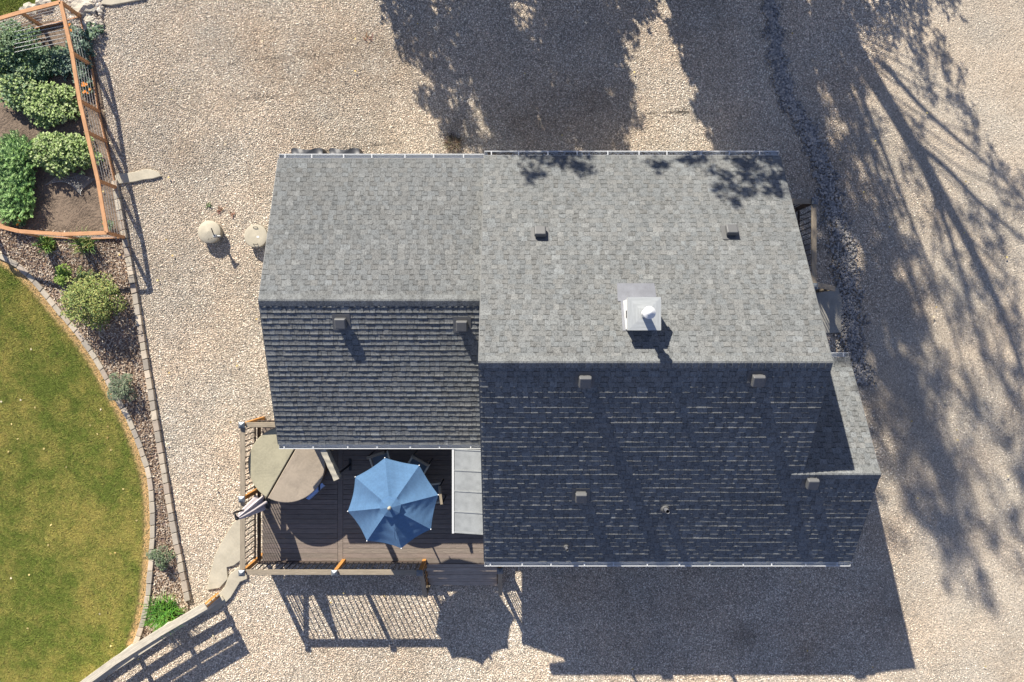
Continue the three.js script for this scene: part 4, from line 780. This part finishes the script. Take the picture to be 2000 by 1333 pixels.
// ------------------------------------------------------------------ trees north of the yard, outside the frame: their shadows cross it
R = rngOf(61);
const fromShadow = (px, py, h) => { const g = at(px, py); return V(g.x - SX * h, h, g.z - SZ * h); };
function tree(label, base, stem, rad, limbs, clumps, leafN, leafK = 1, twig = 1) {
  const t = thing('leafy_tree', label, 'tree', [base.x, 0, base.z]), O = V(base.x, 0, base.z), rel = (v) => v.clone().sub(O);
  part('trunk', limb([V(0, -0.1, 0), ...stem.map(rel)], rad, rad * 0.2, 9), M.bark, t);
  const br = limbs.map(([pts, r0, r1]) => limb(pts.map(rel), r0, r1, 6)), s = new Soup();
  const trunk = new THREE.CatmullRomCurve3([V(0, 0, 0), ...stem.map(rel)]);
  for (const [c, r, dens] of clumps) {
    const C = rel(c), q = trunk.getPointAt(Math.min(0.95, Math.max(0.2, (C.y - r * 0.8) / trunk.getPointAt(1).y * 0.85)));
    br.push(limb([q, q.clone().lerp(C, 0.5).add(V(rr(-0.2, 0.2), rr(-0.1, 0.2), rr(-0.2, 0.2))), C], Math.min(0.07, rad * 0.3) * twig, 0.012, 5));
    const subs = Array.from({ length: 16 }, () => { const a = rr(0, 6.28), y = rr(-1, 1), k = Math.cbrt(R()) * r, w = Math.sqrt(1 - y * y); return V(C.x + Math.cos(a) * w * k, C.y + y * k * 0.9, C.z + Math.sin(a) * w * k); });
    subs.forEach((b) => br.push(limb([C, C.clone().lerp(b, 0.6).add(V(rr(-0.1, 0.1), 0, rr(-0.1, 0.1))), b], 0.016, 0.005, 4)));
    const n = Math.round(leafN * r * r * dens);
    for (let i = 0; i < n; i++) { const b = pick(subs), k = r * 0.31 * Math.pow(R(), 0.6), a = rr(0, 6.28), y = rr(-1, 1), w = Math.sqrt(1 - y * y), p = V(b.x + Math.cos(a) * w * k, b.y + y * k, b.z + Math.sin(a) * w * k), d = V(rr(-1, 1), rr(-0.9, 0.5), rr(-1, 1)), v = rr(0.8, 1.2); leafAt(s, p, d, leafK * rr(0.08, 0.13), leafK * rr(0.06, 0.1), [0.06 * v, 0.12 * v, 0.03 * v], 0.1); }
  }
  part('limbs', br, M.bark, t); part('crown', s.geo(), M.leaf, t);
}
const S = fromShadow, PX = 0.0147;
{ // dense tree: the broad shadow above the roof, centre
  const base = V(-3.0, 0, -13.6);
  tree('dense tree out of frame, casting the broad dark shadow above the roof', base, [V(-3, 2, -13.6), V(-3.1, 5, -13.7), V(-3.2, 8.4, -13.7)], 0.26, [],
    [[760, -60, 60], [790, 10, 40], [810, 90, 32], [845, 190, 26], [890, 240, 35], [860, -50, 85], [985, -40, 105], [1110, -30, 95], [1215, -40, 60], [860, 70, 45], [945, 60, 85], [1055, 70, 95], [1165, 60, 75], [925, 150, 70], [1020, 165, 85], [1120, 170, 75], [1190, 150, 55], [950, 235, 60], [1050, 250, 75], [1140, 255, 65], [1210, 245, 40], [1000, 330, 80], [1120, 350, 80], [1060, 430, 70], [1170, 440, 70], [1140, 530, 60], [1190, 600, 32], [1255, 650, 34], [1180, 690, 24]].map(([x, y, r]) => { const g = at(x, y), h = (g.z + 13.6) / SZ; return [S(x, y, h + rr(-0.5, 0.5)), r * PX, y > 480 ? 0.5 : 1]; }), 1500, 1.35);
}
{ // second dense tree: shadow above the right part of the roof
  const base = V(2.8, 0, -13.6);
  tree('dense tree out of frame, casting the dark shadow above the right roof corner', base, [V(2.8, 2, -13.6), V(2.6, 5, -13.7), V(2.3, 9, -13.7)], 0.24, [],
    [[1350, -20, 45], [1360, 50, 35], [1480, 90, 80], [1460, 170, 70], [1430, 250, 60], [1500, 260, 70], [1540, 180, 60], [1400, 120, 55], [1390, 20, 60], [1470, 0, 70], [1560, 340, 55], [1310, -70, 40], [1400, -60, 80], [1500, -60, 90], [1420, 40, 75], [1510, 30, 80], [1370, 100, 45], [1440, 130, 70], [1530, 120, 70], [1400, 200, 45], [1470, 215, 65], [1560, 210, 60], [1440, 290, 50], [1530, 300, 65], [1490, 390, 70], [1560, 420, 60], [1500, 520, 60], [1580, 540, 60], [1450, 640, 30], [1560, 670, 60], [1530, 740, 38], [1600, 740, 34], [1385, 655, 18]].map(([x, y, r]) => { const g = at(x, y), h = (g.z + 13.6) / SZ; return [S(x, y, h + rr(-0.5, 0.5)), r * PX, y > 480 ? 0.32 : 1]; }), 2000, 1.5);
}
{ // tall tree: dappled shade right of the house
  const zb = -15.2, base = V(4.6, 0, zb);
  tree('tall open tree out of frame, casting the dappled shade right of the house', base, [V(4.6, 3, zb), V(4.3, 7, zb), V(3.6, 10, zb), V(3.0, 13.4, zb)], 0.2, [[[[1585, 60], [1640, 200], [1720, 400], [1830, 680]]], [[[1610, 30], [1690, 260], [1760, 470], [1850, 760]]], [[[1560, 90], [1610, 260], [1700, 520], [1790, 800]]], [[[1640, 80], [1740, 330], [1830, 560], [1930, 860]]]].map(([l]) => [l.map(([x, y]) => { const g = at(x, y), h = (g.z - zb) / SZ; return S(x, y, h); }), 0.07, 0.02]),
    [[1600, 60, 60, 1], [1650, 150, 60, .9], [1610, 230, 55, .8], [1690, 260, 40, .6], [1640, 330, 70, 1], [1720, 400, 60, .7], [1660, 440, 75, 1], [1760, 500, 50, .6], [1700, 540, 80, 1.1], [1790, 590, 50, .7], [1720, 640, 75, 1.1], [1800, 690, 50, .8], [1740, 740, 70, 1.1], [1850, 800, 50, .6], [1720, 830, 45, .9], [1800, 850, 60, 1], [1760, 930, 45, .8], [1840, 950, 55, .9], [1900, 1010, 45, .7], [1820, 1040, 35, .7], [1880, 1110, 45, .9], [1950, 1060, 30, .5], [1930, 1170, 30, .6], [1700, 960, 25, .7], [1745, 1050, 22, .5], [1560, 130, 50, 1], [1570, 300, 55, 1], [1590, 420, 50, 1], [1620, 530, 45, .9], [1640, 610, 50, 1], [1660, 720, 45, .9], [1680, 780, 35, .7], [1610, 380, 60, .8], [1670, 210, 50, .7], [1700, 330, 45, .5], [1650, 90, 50, 1], [1600, 20, 70, 1.2], [1740, 460, 45, .6], [1760, 610, 45, .8], [1780, 780, 50, .9], [1700, 660, 60, 1], [1830, 900, 55, .9], [1790, 980, 40, .7], [1860, 1040, 45, .8], [1560, 30, 70, 1.2]].map(([x, y, r, d]) => { const g = at(x, y), h = (g.z - zb) / SZ; return [S(x, y, h + rr(-0.7, 0.7)), r * PX, d]; }), 1000, 1.1, 0.45);
}
{ // tall leaning tree with the clear trunk shadow at the upper right
  const zb = -15, hOf = (y) => (at(0, y).z - zb) / SZ, Q = (x, y) => S(x, y, hOf(y)), base = S(1590, -30, 0.0 + hOf(-30)).setY(0);
  tree('leaning tree out of frame, casting the long trunk shadow at the upper right', base, [Q(1600, -30), Q(1655, 70), Q(1755, 235), Q(1800, 310), Q(1850, 400), Q(1905, 500), Q(1960, 620), Q(2010, 760)], 0.34,
    [[[Q(1722, 120), Q(1800, 208), Q(1870, 272), Q(1950, 340), Q(2030, 420)], 0.07, 0.025], [[Q(1795, 285), Q(1850, 330), Q(1910, 392), Q(2010, 480), Q(2060, 540)], 0.08, 0.03], [[Q(1785, 285), Q(1825, 380), Q(1862, 480), Q(1905, 640), Q(1940, 760)], 0.09, 0.025], [[Q(1880, 450), Q(1930, 500), Q(1990, 560)], 0.045, 0.02]],
    [[1780, 20, 50, 1], [1845, 110, 30, .9], [1800, 120, 25, .7], [1860, 5, 25, .6], [1870, 190, 22, .5], [1815, 170, 25, .5], [1905, 260, 22, .6], [1890, 220, 18, .5], [1940, 330, 28, .6], [1990, 380, 35, .7], [1900, 430, 28, .5], [1960, 470, 35, .6], [1890, 560, 40, .6], [1960, 560, 40, .6], [1990, 660, 45, .6], [1925, 680, 40, .7], [1980, 790, 45, .6], [1935, 830, 35, .6], [2000, 900, 45, .7], [1990, 1010, 40, .6], [2010, 1120, 35, .6], [1780, 330, 28, .45], [1835, 450, 30, .5], [1870, 600, 34, .55], [1845, 720, 30, .5], [1905, 770, 34, .55], [1800, 250, 22, .4], [1820, 560, 24, .4], [1930, 940, 34, .5], [1885, 870, 30, .5], [1700, 30, 55, 1], [1620, 0, 70, 1], [1680, -60, 70, 1], [1780, -60, 60, 1]].map(([x, y, r, d]) => [S(x, y, hOf(y) + rr(-0.4, 0.4)), r * PX, d]), 900, 1.1, 0.35);
}
renderer.render(scene, camera);
